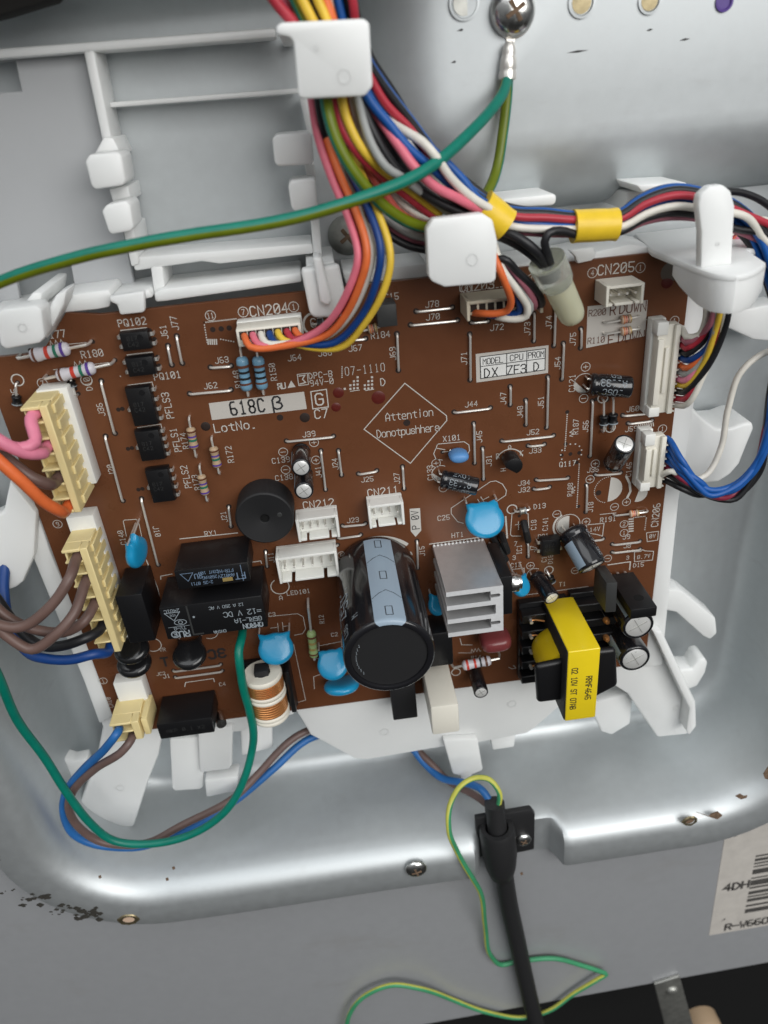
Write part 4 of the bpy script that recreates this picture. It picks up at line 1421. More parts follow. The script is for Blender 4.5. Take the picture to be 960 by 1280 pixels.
for y_ in (5, 21, 37):
    stroke(mb, [(ac - .9, y_ - 1.8), (ac + .9, y_ - 1.8), (ac + .9, y_ + 1.8), (ac - .9, y_ + 1.8)], .22, lambda x, y, l=0: c10(x, y, .04), 0, 0, True)
for y_ in (11, 28):
    stroke(mb, [(ac - hw * .95, y_ + 3), (ac - 2, y_ + 1.3), (ac, y_), (ac + 2, y_ + 1.3), (ac + hw * .95, y_ + 3)], .22, lambda x, y, l=0: c10(x, y, .04))
    stroke(mb, [(ac - hw * .95, y_ + 4.2), (ac + hw * .95, y_ + 4.2)], .18, lambda x, y, l=0: c10(x, y, .04))
build('stripe_arrows', mb, 'ink', o)
mb = MB()
for s, a, y_, h in (('450V', 150, 24, 4.2), ('100MF', 172, 25, 3.0), ('CE 105C', 192, 26, 2.0), ('(M)'[1], 130, 34, 2.0), ('LUG', 150, 36, 2)):
    x0 = math.radians(a) * r10
    text(mb, s, h, lambda x, y, l=0, x0=x0, y_=y_: c10(x0 + y, y_ - x, .03 + l), h * .13, .55, .25, slash=False)
build('sleeve_lettering', mb, 'print_grey', o)
mb = MB()
for i in range(9):
    a = math.radians(150 + i * 8)
    q = M @ Vector((r10 * .72 * math.cos(a), r10 * .72 * math.sin(a), H10 - .66))
    text(mb, '1', .8, flatmap(q.x, q.y, q.z), .1)
build('top_print', mb, 'print_grey', o)


# ---- disc capacitors
def disc_cap(c, r, th, legs, m='disc_blue', tilt=(0, -1, .25), roll=0, label=None, sx=1.0):
    """c: centre (u, v, w); the disc's flat face looks along tilt"""
    M = frame(c, tilt, (1, 0, 0)) @ Matrix.Rotation(math.radians(roll), 4, 'Z')
    n = 30
    prf = [(.0, -th / 2), (.5, -th * .49), (.78, -th * .45), (.92, -th * .34), (.985, -th * .15), (1.0, 0), (.985, th * .15), (.92, th * .34), (.78, th * .45), (.5, th * .49), (.0, th / 2)]
    rings = []
    for k, (q, z) in enumerate(prf):
        q = max(q, .02)
        R_ = []
        for i in range(n):
            a = 2 * math.pi * i / n
            x, y = q * r * math.cos(a) * sx, q * r * math.sin(a)
            # two shoulders that run down onto the legs
            for l in legs:
                da = abs((a - math.radians(l) + math.pi) % (2 * math.pi) - math.pi)
                if da < .34 and q > .85:
                    f = (1 - da / .34)
                    x *= 1 + .42 * f * f
                    y *= 1 + .42 * f * f
                    z_ = z * (1 - .3 * f)
            R_.append((x, y, z))
        rings.append(R_)
    mb = MB()
    mb.loft(rings, 0, True, M)
    o = build('disc_capacitor', mb, m, cb, angle=70, label=label)
    mb = MB()
    for l in legs:
        q = M @ Vector((1.3 * r * sx * math.cos(math.radians(l)), 1.3 * r * math.sin(math.radians(l)), 0))
        mb.tube([q, Vector((q.x, q.y, max(0.5, q.z * .5))), Vector((q.x, q.y, -.4))], .3, 6)
    build('lead', mb, 'tin', o)
    return o


def dc(px, py, w, *a, **k):
    return disc_cap(pt(px, py, w), *a, **k)


dc(606, 650, 6.5, 5.4, 2.8, (55, 128), sx=1.08, tilt=(.1, .62, .78), label='large blue disc')
dc(345, 811, 7, 5.0, 2.8, (50, 132), sx=1.1, tilt=(0.05, .62, .78), label='large blue disc above the white wound choke')
dc(416, 831, 7.0, 4.9, 3.2, (55, 128), tilt=(.0, .66, .75), label='blue disc left of the large can')
dc(427, 857, 5.5, 5.8, 3.0, (60, 120), tilt=(.0, .93, -.3), label='blue disc seen edge-on below another', sx=1.0)
dc(171, 690, 8.0, 4.6, 3.0, (70, 110), tilt=(.93, -.1, .3), label='blue disc seen edge-on beside the relays')
dc(651, 733, 9, 3.2, 2.6, (60, 120), tilt=(.5, .5, .7))
dc(546, 757, 4, 3.2, 2.6, (60, 120), tilt=(.6, .5, .6))
mb = MB()
mb.loft([[(r_ * math.cos(a * math.pi / 10) * 2.7, r_ * math.sin(a * math.pi / 10) * 1.5, z_) for a in range(20)] for r_, z_ in ((.5, 0), (.85, .3), (1, 1.2), (1.02, 3.5), (.9, 4.8), (.6, 5.3), (.1, 5.4))], 0, True, at_rot(*uv(570, 562), 1.2))
o = build('ceramic_resonator', mb, 'resonator_blue', cb, angle=60)
mb = MB()
for k in (-1, 1):
    mb.tube([pt(570, 562, 1.6) + Vector((k * 1.6, 0, 0)), pt(570, 562, -.4) + Vector((k * 1.6, 0, 0))], .25, 6)
build('lead', mb, 'tin', o)
# black varistor discs
dc(165, 812, 8, 4.8, 3.6, (60, 120), m='black_gloss', tilt=(0, .9, .42), sx=1.1, label='upper of two stacked black varistor discs')
dc(168, 829, 7, 4.8, 3.6, (60, 120), m='black_gloss', tilt=(0, .9, .42), sx=1.1, label='lower of two stacked black varistor discs')
dc(237, 819, 6.5, 4.8, 3.6, (60, 120), m='black_gloss', tilt=(0, .88, .45), sx=1.1, label='black varistor disc below the large relay')


# ---- boxes: relays, film capacitors
o, (u0, u1, v0, v1) = boxpart('relay', [(218, 713), (311, 703.5), (312, 727.5), (222, 737)], 15, 'black_plastic', label='slim black relay')
mb = MB()
fm = lambda x, y, l=0: (u1 - x, v0 + y, 15.03 + l) if False else (u0 + x, v1 - y, 15.03 + l)
r180 = lambda cx_, cy_, w: flatmap(cx_, cy_, w, 180)
for s, x, y, h in (('FT', 2.2, 3.6, 2.0), ('FTR-H1', 6.0, 1.4, 1.0), ('AA012V', 6.0, 3.0, 1.0), ('CONT 10A', 10.5, 1.2, .9), ('250VAC', 10.5, 2.8, .9), ('RU', 13.5, 2.0, 1.5), ('2-25 0711', 13, 4.4, .9)):
    text(mb, s, h, r180(u1 - x - .4, v1 - y - .5, 15.04), h * .14, .55, .22)
stroke(mb, [(u0 + 1.5, v1 - 1.2), (u0 + 5, v1 - 1.2), (u0 + 3.2, v1 - 3.8)], .16, lambda x, y, l=0: (x, y, 15.04), 0, 0, True)
stroke(mb, [(u1 - 2.0, v0 + .6), (u1 - 2.0, v1 - .6)], .18, lambda x, y, l=0: (x, y, 15.04))
build('relay_lettering', mb, 'print_blue', o)
mb = MB()
mb.box(u1 - 7.6, u1 - 4.8, v0 + 1.0, v0 + 2.2, 15.01, 15.05)
build('date_patch', mb, 'band_gold', o)
o, (u0, u1, v0, v1) = boxpart('relay', [(199, 763), (328, 742), (333, 782), (210, 802)], 16, 'black_plastic', label='large black relay lettered in grey')
mb = MB()
for s, x, y, h, th in (('OMRON', 3.6, 9.5, 1.45, .36), ('G5RL-1A', 4.6, 7.3, 1.4, .2), ('=12 V DC', 5.8, 4.6, 1.7, .22), ('12 A 250 V AC', 9.8, 1.7, .95, .14), ('CHINA', 13.2, 10.2, .9, .16), ('2481C', 25.0, 1.0, 1.1, .16), ('TV-8', 24.0, 7.2, 1.1, .15), ('RU', 23.2, 9.4, 2.0, .38)):
    text(mb, s, h, r180(u1 - x - .5, v1 - y - .4, 16.04), th, .62, .18, slash=False)
ring(mb, 1.1, flatmap(u0 + 2.6, v0 + 1.6, 16.04), .3)
text(mb, 'E', 1.2, r180(u0 + 2.6, v0 + 1.6, 16.05), .3)
stroke(mb, [(u0 + 1.2, v1 - 2.0), (u0 + 5.4, v1 - 2.0), (u0 + 3.3, v1 - 4.8)], .2, lambda x, y, l=0: (x, y, 16.04), 0, 0, True)
text(mb, 'VDE', .7, r180(u0 + 3.3, v1 - 2.9, 16.04), .1)
stroke(mb, [(u0 + 4.9 + 1.7 * math.cos(a / 8 * math.pi), v1 - 5.6 + .95 * math.sin(a / 8 * math.pi)) for a in range(16)], .2, lambda x, y, l=0: (x, y, 16.045), 0, 0, True)
ring(mb, .55, flatmap(u0 + 4.9, v1 - 5.6, 16.04), .2)
stroke(mb, [(u0 + 1.2, v1 - 7.0), (u0 + 7.2, v1 - 7.0)], .12, lambda x, y, l=0: (x, y, 16.04))
build('relay_lettering', mb, 'print_grey', o)
mb = MB()
mb.box(u0 + 7.4, u0 + 7.9, v0 + 1.0, v1 - .3, 16, 16.12)
mb.box(u0 + 7.4, u0 + 10.6, v0 + .6, v0 + 1.0, 16, 16.12)
build('moulded_ridge', mb, 'dark_grey', o)
mb = MB()
mb.lathe([(.35, 0), (.3, .1), (.05, .12)], at_rot(u0 + 8.9, v1 - 4.4, 16), 10)
build('vent_pip', mb, 'print_grey', o)
o, e_ = boxpart('film_capacitor', [(146, 747), (179, 741), (192, 800), (160, 806)], 15, 'black_plastic', label='upright black block left of the relays')
o, (u0, u1, v0, v1) = boxpart('film_capacitor', [(196, 907), (264, 896), (268, 916), (200, 924)], 13, 'black_plastic', label='square black block by the lower left corner')
mb = MB()
text(mb, 'MKP 0.1 X2', 1.3, flatmap((u0 + u1) / 2, (v0 + v1) / 2 - .1, 13.03), .13)
build('block_lettering', mb, 'dark_grey', o)
mb = MB()
mb.tube(smooth_path([pt(272, 892, 0), pt(274, 896, 4), pt(277, 905, 8)]), [1.6] * 20 if False else 1.7, 14)
build('fuse', mb, 'chrome', cb)
# red film capacitor
q = pt(622, 806, 8)
mb = MB()
def blob(wu, wv, ww, p=3.2, n=24, m=12):
    rings = []
    for j in range(m + 1):
        ph = -math.pi / 2 + math.pi * j / m
        R_ = []
        for i in range(n):
            th_ = 2 * math.pi * i / n
            se = lambda c_, e_: math.copysign(abs(c_) ** e_, c_)
            R_.append((wu * se(math.cos(ph), 2 / p) * se(math.cos(th_), 2 / p), wv * se(math.cos(ph), 2 / p) * se(math.sin(th_), 2 / p), ww * se(math.sin(ph), 2 / p)))
        rings.append(R_)
    return rings


mb.loft(blob(5.0, 2.6, 4.6), 0, True, at_rot(q.x - .4, q.y + .6, 6.0, 2))
o = build('film_capacitor', mb, 'maroon', cb, angle=80, label='dull red dipped block')
mb = MB()
for k in (-1, 1):
    mb.tube([(q.x + k * 3, q.y, 2.5), (q.x + k * 3, q.y, -.4)], .3, 6)
build('lead', mb, 'tin', o)

# buzzer
b_, t_ = up(331, 648, 8.5)
M = frame((b_.x, b_.y, 0.2), (0, 0, 1))
mb = MB()
mb.lathe([(8.1, 0), (8.1, 8.0), (7.9, 8.35), (7.55, 8.5), (7.3, 8.42), (1.6, 8.42), (1.3, 8.3), (1.25, 7.0), (.1, 7.0)], M, 44)
o = build('buzzer', mb, 'black_matte', cb, angle=40, label='round black buzzer with a centre hole')
mb = MB()
mb.lathe([(.75, 8.4), (.6, 8.55), (.1, 8.55)], M @ Matrix.Translation((4.2, .6, 0)), 12)
build('polarity_pip', mb, 'dark_grey', o)
mb = MB()
mb.lathe([(1.28, 7.6), (.1, 7.62)], M, 16)
build('sound_hole', mb, 'void', o)


# ---- transistors
def to92(px, py, h, r=2.4, deg=-35, m='black_plastic'):
    p = pt(px, py, h)
    M = at_rot(p.x, p.y, 2.0, deg)
    sh = [(r * math.cos(a), r * math.sin(a)) for a in [math.radians(-40 + 260 * i / 16) for i in range(17)]]
    mb = MB()
    mb.prism(sh, 0, h - 2.0, 0, M)
    o = build('transistor', mb, m, cb, bevel=.15)
    mb = MB()
    for k in (-1, 0, 1):
        q = M @ Vector((k * 1.2, 0, 0))
        mb.tube([q, Vector((q.x, q.y, -.5))], .25, 5)
    build('lead', mb, 'tin', o)


to92(643, 583, 7.5)
boxpart('transistor', [(469, 384), (494, 378), (498, 406), (474, 411)], 7, 'dark_grey', .25)
line0 = None


# ---- open pin headers
def header(name, pxs, h, n, m='header_white', slots=True, notch=None, wall=.75, label=None):
    u0, u1, v0, v1 = ext(pxs, h)
    mb = MB()
    mb.box(u0, u1, v0, v1, .1, 1.6)
    mb.box(u0, u0 + wall, v0, v1, 1.6, h)
    mb.box(u1 - wall, u1, v0, v1, 1.6, h)
    mb.box(u0 + wall, u1 - wall, v1 - wall, v1, 1.6, h)
    ww = u1 - u0
    for a, b in ((.0, .2), (.26, .74), (.8, 1.0)) if slots else ((0, 1),):
        mb.box(max(u0 + wall, u0 + ww * a), min(u1 - wall, u0 + ww * b), v0, v0 + wall, 1.6, h - .4)
    o = build(name, mb, m, cb, bevel=.12, seg=1, label=label)
    for i in range(n):
        x = u0 + ww * (i + .75) / (n + .5)
        mb = MB()
        mb.box(x - .3, x + .3, (v0 + v1) / 2 - .3, (v0 + v1) / 2 + .3, 1.2, h - 1.2)
        build('pin', mb, 'tin', o, bevel=.1, seg=1)
    return o


header('pin_header', [(370, 651), (422.5, 643), (424.5, 671), (373, 679)], 6.2, 5, label='white five-pin socket below the CN212 print')
header('pin_header', [(459, 634), (504, 627), (506.5, 655), (463, 662)], 6.2, 4, label='white four-pin socket below the CN211 print')
header('pin_header', [(346, 699), (421.5, 688.5), (423.5, 720), (348.5, 731.5)], 7, 6, label='white six-pin socket beside the large can')
header('pin_header', [(757, 359), (805.5, 353), (805, 379), (758.5, 385)], 8.5, 4, 'ivory', label='ivory four-pin socket below the CN205 print')

# ---- heat sink with its transistor
u0, u1, v0, v1 = ext([(556, 743), (629, 730), (629, 787), (562, 797)], 25)
sp = v1 - v0
prof_h = []
back = u1
pl = [(u1, v0), (u1, v1), (u0, v1)]
nfin = 4
tf = sp * .09
gp = (sp - nfin * tf) / 3
y = v1
for i in range(3):
    y -= tf
    wd_ = u0 + (u1 - u0) * (.78 if i != 1 else .78)
    pl += [(u0, y), (wd_, y)]
    if i != 1:
        pl += [(wd_, y - gp * .32), (wd_ + 2.4, y - gp * .32), (wd_ + 2.8, y - gp * .5), (wd_ + 2.4, y - gp * .68), (wd_, y - gp * .68)]
    else:
        pl += [(wd_ + 1.4, y), (wd_ + 1.4, y - gp)]
    y -= gp
    pl += [(wd_, y), (u0, y)] if i != 1 else [(u0, y)]
pl += [(u0, v0)]
mb = MB()
mb.prism(pl, .3, 25)
o = build('heat_sink', mb, 'alu', cb, bevel=.12, seg=1, label='ribbed aluminium block')
# bright sawn end face
mb = MB()
mb.prism(pl, 24.9, 25.06)
build('sawn_end', mb, 'alu_cut', o, smooth=False)
for i in range(14):
    mb = MB()
    x = u0 + (u1 - u0) * (i + .5) / 14
    mb.box(x - .25, x + .25, v1 - .05, v1 + .3, .2, .9)
    build('rib', mb, 'alu', o)
# transistor screwed to its right side
mb = MB()
mb.box(u1 + .1, u1 + 3.4, v0 + 3, v1 + .6, 4, 22)
o = build('power_transistor', mb, 'black_plastic', cb, bevel=.3)
mb = MB()
mb.cyl((u1 + 3.4, (v0 + v1) / 2 + 4, 19), (u1 + 5.6, (v0 + v1) / 2 + 4, 19), 2.8, n=18)
mb.cyl((u1 + 5.6, (v0 + v1) / 2 + 4, 19), (u1 + 6.6, (v0 + v1) / 2 + 4, 19), 2.1, n=18)
build('fixing_screw', mb, 'chrome', o, bevel=.15)
for k in range(3):
    mb = MB()
    mb.tube([(u1 + 1.8, v1 - 2 - k * 2.2, 5), (u1 + 1.8, v1 - 2 - k * 2.2, -.4)], .4, 6)
    build('lead', mb, 'tin', o)
# black twisted leads between heat sink and diode
for (xa, ya), (xb, yb_), w in (((617, 672), (632, 700), 4), ((627, 668), (634, 690), 5), ((655, 652), (660, 676), 3)):
    mb = MB()
    mb.tube(smooth_path([pt(xa, ya, .3), pt((xa + xb) / 2, (ya + yb_) / 2, w), pt(xb, yb_, w - 1)]), 1.1, 8)
    build('sleeved_lead', mb, 'black_matte', cb)

# ---- black power devices on the right
def slab(name, pts_top, th, m='black_plastic', bevel=.3, label=None):
    """plate through four 3D corner points, thickened along its normal"""
    P = [Vector(p) for p in pts_top]
    nrm = (P[1] - P[0]).cross(P[3] - P[0]).normalized()
    mb = MB()
    mb.add(P + [p - nrm * th for p in P], [(0, 1, 2, 3), (7, 6, 5, 4), (0, 4, 5, 1), (1, 5, 6, 2), (2, 6, 7, 3), (3, 7, 4, 0)])
    return build(name, mb, m, cb, bevel=bevel, label=label)


# bridge-type device standing off the board: its upper side faces up
vq = -140.4
c_ = [ptv(768, 718, vq), ptv(793, 713, vq), ptv(819, 757, vq), ptv(782, 765, vq)]
mb = MB()
ua, ub = (c_[0].x + c_[3].x) / 2, (c_[1].x + c_[2].x) / 2
wa, wb_ = (c_[0].z + c_[1].z) / 2, (c_[2].z + c_[3].z) / 2
mb.box(ua, ub, vq - 3.6, vq, wa, wb_)
o = build('power_diode', mb, 'black_plastic', cb, bevel=.4, label='flat black three-leg device with a round hole')
mb = MB()
mb.cyl((ua * .45 + ub * .55, vq - .2, wa + (wb_ - wa) * .72), (ua * .45 + ub * .55, vq + .05, wa + (wb_ - wa) * .72), 1.5, n=18)
build('mounting_hole', mb, 'void', o)
for k in range(3):
    mb = MB()
    x = ua + (ub - ua) * (.2 + .3 * k)
    mb.tube([(x, vq - 1.8, wa + .3), (x, vq - 1.8, -.4)], .45, 6)
    build('lead', mb, 'tin', o)
slab('power_transistor', [pt(757, 706, 8), pt(772, 728, 21), pt(770, 765, 21), pt(754, 742, 8)], 3.2, 'dark_grey', label='tilted dark device beside the yellow transformer')

# ---- transformer
H_ = 28
u0, u1, v0, v1 = ext([(708, 814.5), (751, 811), (744, 897), (703.6, 902)], H_)
T1 = bpy.data.objects.new('transformer', None)
C.objects.link(T1)
T1.empty_display_size = .01
T1.parent = cb
cen = Vector(((u0 + u1) / 2, (v0 + v1) / 2, 0))
T1.location = w3(cen) - ORG[cb]
ORG[T1] = w3(cen)
mb = MB()
mb.box(u0 + .25, u1 - .25, v0 + .2, v1 - .2, 1.5, H_ - .25)
build('ferrite_core', mb, 'black_matte', T1, bevel=.4)
mb = MB()
mb.box(u0 + .6, u1 + .05, v0 - .02, v1 + .02, 2.5, H_)
build('tape_band', mb, 'tape_yellow', T1, bevel=.45, seg=3)
mb = MB()
uc, hc = (u0 + u1) / 2, (u1 - u0)
for s, y_, x_ in (('RRMF4645', .46, .22), ('02 10W ST 07AB', .47, -.22)):
    text(mb, s, 1.7, flatmap(uc + hc * x_, v0 + (v1 - v0) * y_, H_ + .05, -90), .27, .5, .2, slash=False)
build('tape_lettering', mb, 'ink', T1)
# bobbin flanges either side
for pxs, wt, wb2 in (([(669, 834), (706, 826), (704, 876), (672, 880)], 24, 21.5), ([(742, 815), (771, 812), (773, 858), (742, 874)], 24, 21.5)):
    q = poly(pxs, wt)
    mb = MB()
    mb.prism(q, wb2, wt)
    build('bobbin_flange', mb, 'black_plastic', T1, bevel=1.6, seg=4)
for pxs, wt in (([(651, 766), (712, 756), (712, 850), (654, 860)], 7), ([(715, 752), (768, 746), (770, 838), (716, 846)], 7)):
    u_, U_, v_, V_ = ext(pxs, wt)
    mb = MB()
    mb.box(u_, U_, v_, V_, .3, 3.0)
    for k in range(5):
        x = v_ + (V_ - v_) * (k + .2) / 5
        mb.box(u_, U_, x, x + (V_ - v_) * .1, 3.0, wt)
    build('bobbin_base', mb, 'black_plastic', T1, bevel=.25, seg=1)
for k in range(4):
    q = pt(663, 775 + k * 19, 7)
    mb = MB()
    mb.cyl((q.x, q.y, 3), (q.x, q.y, 8.5), .55, n=8)
    mb.tube([(q.x + .2, q.y, 7.2), (q.x + 1.5, q.y + .3, 7.6), (q.x + 4, q.y + .5, 9)], .28, 6, 1)
    build('winding_pin', mb, ['tin', 'copper'], T1)
for k in range(3):
    q = pt(757, 774 + k * 22, 7)
    mb = MB()
    mb.cyl((q.x, q.y, 3), (q.x, q.y, 8.5), .55, n=8)
    mb.lathe([(1.0, 7), (1.1, 8), (.6, 9)], at_rot(q.x, q.y, 0), 10, 1)
    build('winding_pin', mb, ['tin', 'copper'], T1)
# the taped winding
mb = MB()
cc = pt(690, 808, 15)
prf = [(6.4, 8), (7.0, 9), (7.2, 12), (7.1, 16), (7.2, 19), (7.0, 21.4), (6.2, 21.6)]
mb.lathe(prf, at_rot(cen.x, cen.y + .5, 0) @ Matrix.Diagonal((1.42, 1.15, 1, 1)), 36)
build('taped_winding', mb, 'coil_yellow', T1, angle=50)

# ---- choke wound with copper
ck = bpy.data.objects.new('choke', None)
C.objects.link(ck)
ck.empty_display_size = .01
ck.parent = cb
q0 = pt(330, 868, 9)
ck.location = w3((q0.x, q0.y, 0)) - ORG[cb]
ORG[ck] = w3((q0.x, q0.y, 0))
ck['label'] = 'white ring choke wound with copper wire'
u0, u1, v0, v1 = ext([(303, 836), (362, 830), (372, 892), (306, 898)], 5)
mb = MB()
mb.box(u0, u1, v0, v1, .2, 2.0)
mb.box(u0, u0 + 1.6, v0 + 1, v1 - 2, 2, 9)
mb.box(u1 - 1.6, u1, v0 + 3, v1 - 1, 2, 8)
mb.box((u0 + u1) / 2 - 4.2, (u0 + u1) / 2 + 1.0, v1 - 5.5, v1, 2, 11)
build('base', mb, 'black_plastic', ck, bevel=.35)
# three stacked flanged rings, axis along -v
cx0 = pt(334, 868, 9).x
zc = 9.5
va = pt(334, 846, 12).y
vb_ = pt(334, 905, 12).y


def ringv(v_a, v_b, ro, ri, name, m):
    mb = MB()
    n = 34
    rings = []
    for (r_, v_) in ((ri, v_a), (ro - .3, v_a), (ro, v_a - .25 * (v_a - v_b)), (ro, v_b + .25 * (v_a - v_b)), (ro - .3, v_b), (ri, v_b), (ri, v_a)):
        rings.append([(cx0 + r_ * math.cos(2 * math.pi * i / n), v_, zc + r_ * math.sin(2 * math.pi * i / n)) for i in range(n)])
    mb.loft(rings, 0, False)
    return build(name, mb, m, ck, angle=45)


Lc = va - vb_
for a, b, ro in ((0, .10, 6.1), (.32, .38, 6.2), (.40, .47, 6.25), (.76, .84, 6.2), (.84, .92, 6.1)):
    ringv(va - Lc * a, va - Lc * b, ro, 2.6, 'spool_flange', 'core_white')
for a, b in ((.10, .32), (.47, .76)):
    for k in range(6):
        x0_, x1_ = a + (b - a) * k / 6, a + (b - a) * (k + .98) / 6
        ringv(va - Lc * x0_, va - Lc * x1_, 6.0, 2.6, 'copper_turn', 'copper')
mb = MB()
mb.box(cx0 - 2.2, cx0 + 2.2, vb_ + 1, va + 2.0, zc - 2.2, zc + 2.2)
build('core_leg', mb, 'black_matte', ck, bevel=.4)

# ---- black standoff, white cement block and black connector below the big can
o, e_ = boxpart('black_standoff', [(489, 853), (520, 846), (520, 896), (490, 902)], 9, 'black_matte', .3, .3)
o, (u0, u1, v0, v1) = boxpart('fuse_holder', [(508, 800), (566, 786), (566, 822), (540, 844)], 10, 'black_plastic', .8)
mb = MB()
text(mb, '104', 1.2, flatmap(u1 - 3.4, v0 + 2.0, 10.04), .13)
build('block_lettering', mb, 'dark_grey', o)
o, e_ = boxpart('cement_resistor', [(538, 885), (573, 880), (575, 915), (541, 919)], 23, 'ivory', .6, .3, label='tall white ceramic block at the lower edge')
# ------------------------------------------------------------------ wires and plugs
def P3(lst):
    return [pt(*p) for p in lst]


def wire(parent, ctrl, r, m, name='wire', n=10, stripe=None, raw=False, label=None, cap=True, wob=.3):
    pts = smooth_path(ctrl if raw else P3(ctrl), 1.4)
    rw = random.Random(len(pts) * 7 + int(pts[0].x * 13) + int(pts[-1].y * 5))
    ph = [rw.uniform(0, 6.28) for _ in range(6)]
    N_ = len(pts)
    for i in range(N_):
        e_ = min(1, i / 8, (N_ - 1 - i) / 8) * wob
        pts[i] = pts[i] + Vector((math.sin(i * .16 + ph[0]) + .6 * math.sin(i * .31 + ph[1]), math.sin(i * .14 + ph[2]) + .6 * math.sin(i * .29 + ph[3]), math.sin(i * .17 + ph[4]) + .6 * math.sin(i * .27 + ph[5]))) * e_
    mb = MB()
    mb.tube(pts, r, n, stripe=(stripe[1], stripe[2], stripe[3]) if stripe else None, cap=cap)
    return build(name, mb, ['wire_' + m] + (['wire_' + stripe[0]] if stripe else []), parent, angle=80, label=label)


def lanes(path, offs):
    """path of (px, py, w) and one (side, out) offset in mm per path point or one for all -> 3D control points"""
    c = P3(path)
    out = []
    for i, p in enumerate(c):
        d = c[min(i + 1, len(c) - 1)] - c[max(i - 1, 0)]
        nn = Vector((-d.y, d.x, 0))
        nn = nn.normalized() if nn.length > 1e-6 else Vector((0, 1, 0))
        a, b = offs[i] if isinstance(offs, list) else offs
        out.append(p + nn * a + Vector((0, 0, b)))
    return out


def lathe_between(mb, a, b, prof_, n=24, mi=0, squash=1.0):
    a, b = Vector(a), Vector(b)
    M = frame(a, b - a, (0, 0, 1))
    L = (b - a).length
    mb.lathe([(r, z * L) for r, z in prof_], M @ Matrix.Diagonal((squash, 1, 1, 1)), n, mi)


# ---- cream ladder-fronted plugs on the left
def ladder_plug(t, pxs, w, n, hpx, hw_=3.5, latch=True, pocket=.7):
    u0, u1, v0, v1 = ext(pxs, w)
    lean = 0
    mb = MB()
    uw = u0 + (u1 - u0) * pocket
    mb.box(u0, u1, v0, v1, hw_, w - 4.2)
    mb.box(uw, u1, v0, v1, w - 4.2, w)
    pit = (v1 - v0) / n
    for i in range(n + 1):
        y = v1 - pit * i
        tk = .32 if 0 < i < n else .55
        a, b = (y - tk, y + tk) if 0 < i < n else ((v1 - .9, v1) if i == 0 else (v0, v0 + .9))
        mb.box(u0, uw, a, b, w - 4.2, w)
    mb.box(u0, u0 + .55, v0 + .9, v1 - .9, w - 4.2, w - 1.6)
    o = build('plug_housing', mb, 'cream', t, bevel=.2, seg=1)
    # stepped keys down the inner side
    for i in range(n):
        y = v1 - pit * (i + .5)
        mb = MB()
        mb.box(u1 - .05, u1 + .7, y - pit * .28, y + pit * .28, hw_, w - 3)
        build('key_rib', mb, 'cream', t, bevel=.15, seg=1)
    return u0, u1, v0, v1, pit


# header bodies soldered to the board
def socket(pxs, h, m='header_white', name='socket'):
    u0, u1, v0, v1 = ext(pxs, h)
    mb = MB()
    mb.box(u0, u1, v0, v1, .1, h)
    return build(name, mb, m, cb, bevel=.3)


socket([(48, 488), (86, 484), (118, 602), (82, 612)], 5.5)
socket([(92, 648), (123, 642), (158, 795), (128, 808)], 5.5)
socket([(145, 854), (181, 850), (187, 892), (152, 898)], 5.0)

t = thing('wiring_harness', 'cream plug with two pink, a brown and an orange wire, left of the board', 'wire harness', pt(60, 560, 0))
u0, u1, v0, v1, pit = ladder_plug(t, [(28, 505), (62, 512), (99, 638), (67, 647)], 16, 7, None)
for m, y0, x_in, pth in (('lpink', 0.5, .50, [(44, 553, 22), (25, 560, 24), (0, 553, 25), (-40, 530, 24)]), ('lpink', 2.5, .55, [(52, 566, 21), (30, 565, 24), (0, 551, 26), (-40, 520, 26)]),
                      ('brown', 4.6, .55, [(62, 605, 21), (40, 597, 23), (14, 578, 22), (-40, 540, 18)]), ('orange', 6.6, .5, [(74, 638, 21), (55, 627, 24), (28, 602, 26), (0, 577, 27), (-40, 540, 27)])):
    a = Vector((u0 + (u1 - u0) * x_in, v1 - pit * (y0), 12.5))
    b = a + Vector((-.8, -.4, 4.5))
    wire(t, [a, b] + P3(pth), 1.5, m, raw=True)
t = thing('wiring_harness', 'cream plug with brown, black and blue wires, left of the relays', 'wire harness', pt(110, 740, 0))
u0, u1, v0, v1, pit = ladder_plug(t, [(77, 690), (110, 684), (149, 813), (122, 820)], 16, 9, None)
for m, y0, x_in, pth in (('brown', .6, .55, [(88, 720, 22), (66, 755, 25), (30, 783, 26), (0, 781, 26), (-40, 760, 24)]), ('brown', 2.6, .55, [(92, 765, 23), (70, 792, 26), (40, 812, 27), (12, 798, 27), (-30, 755, 26)]),
                      ('brown', 4.6, .55, [(105, 775, 20), (80, 789, 20), (45, 786, 20), (10, 770, 20), (-30, 735, 18)]), ('black', 6.6, .55, [(110, 797, 20), (85, 806, 20), (50, 806, 17), (25, 790, 15), (-10, 740, 12)]),
                      ('dblue', 8.6, .55, [(118, 818, 20), (90, 826, 21), (60, 825, 20), (35, 815, 16), (12, 780, 12), (5, 740, 6), (6, 700, 0), (0, 640, -4)])):
    a = Vector((u0 + (u1 - u0) * x_in, v1 - pit * (y0), 12.5))
    b = a + Vector((-.6, -.7, 4.2))
    wire(t, [a, b] + P3(pth), 1.45, m, raw=True)

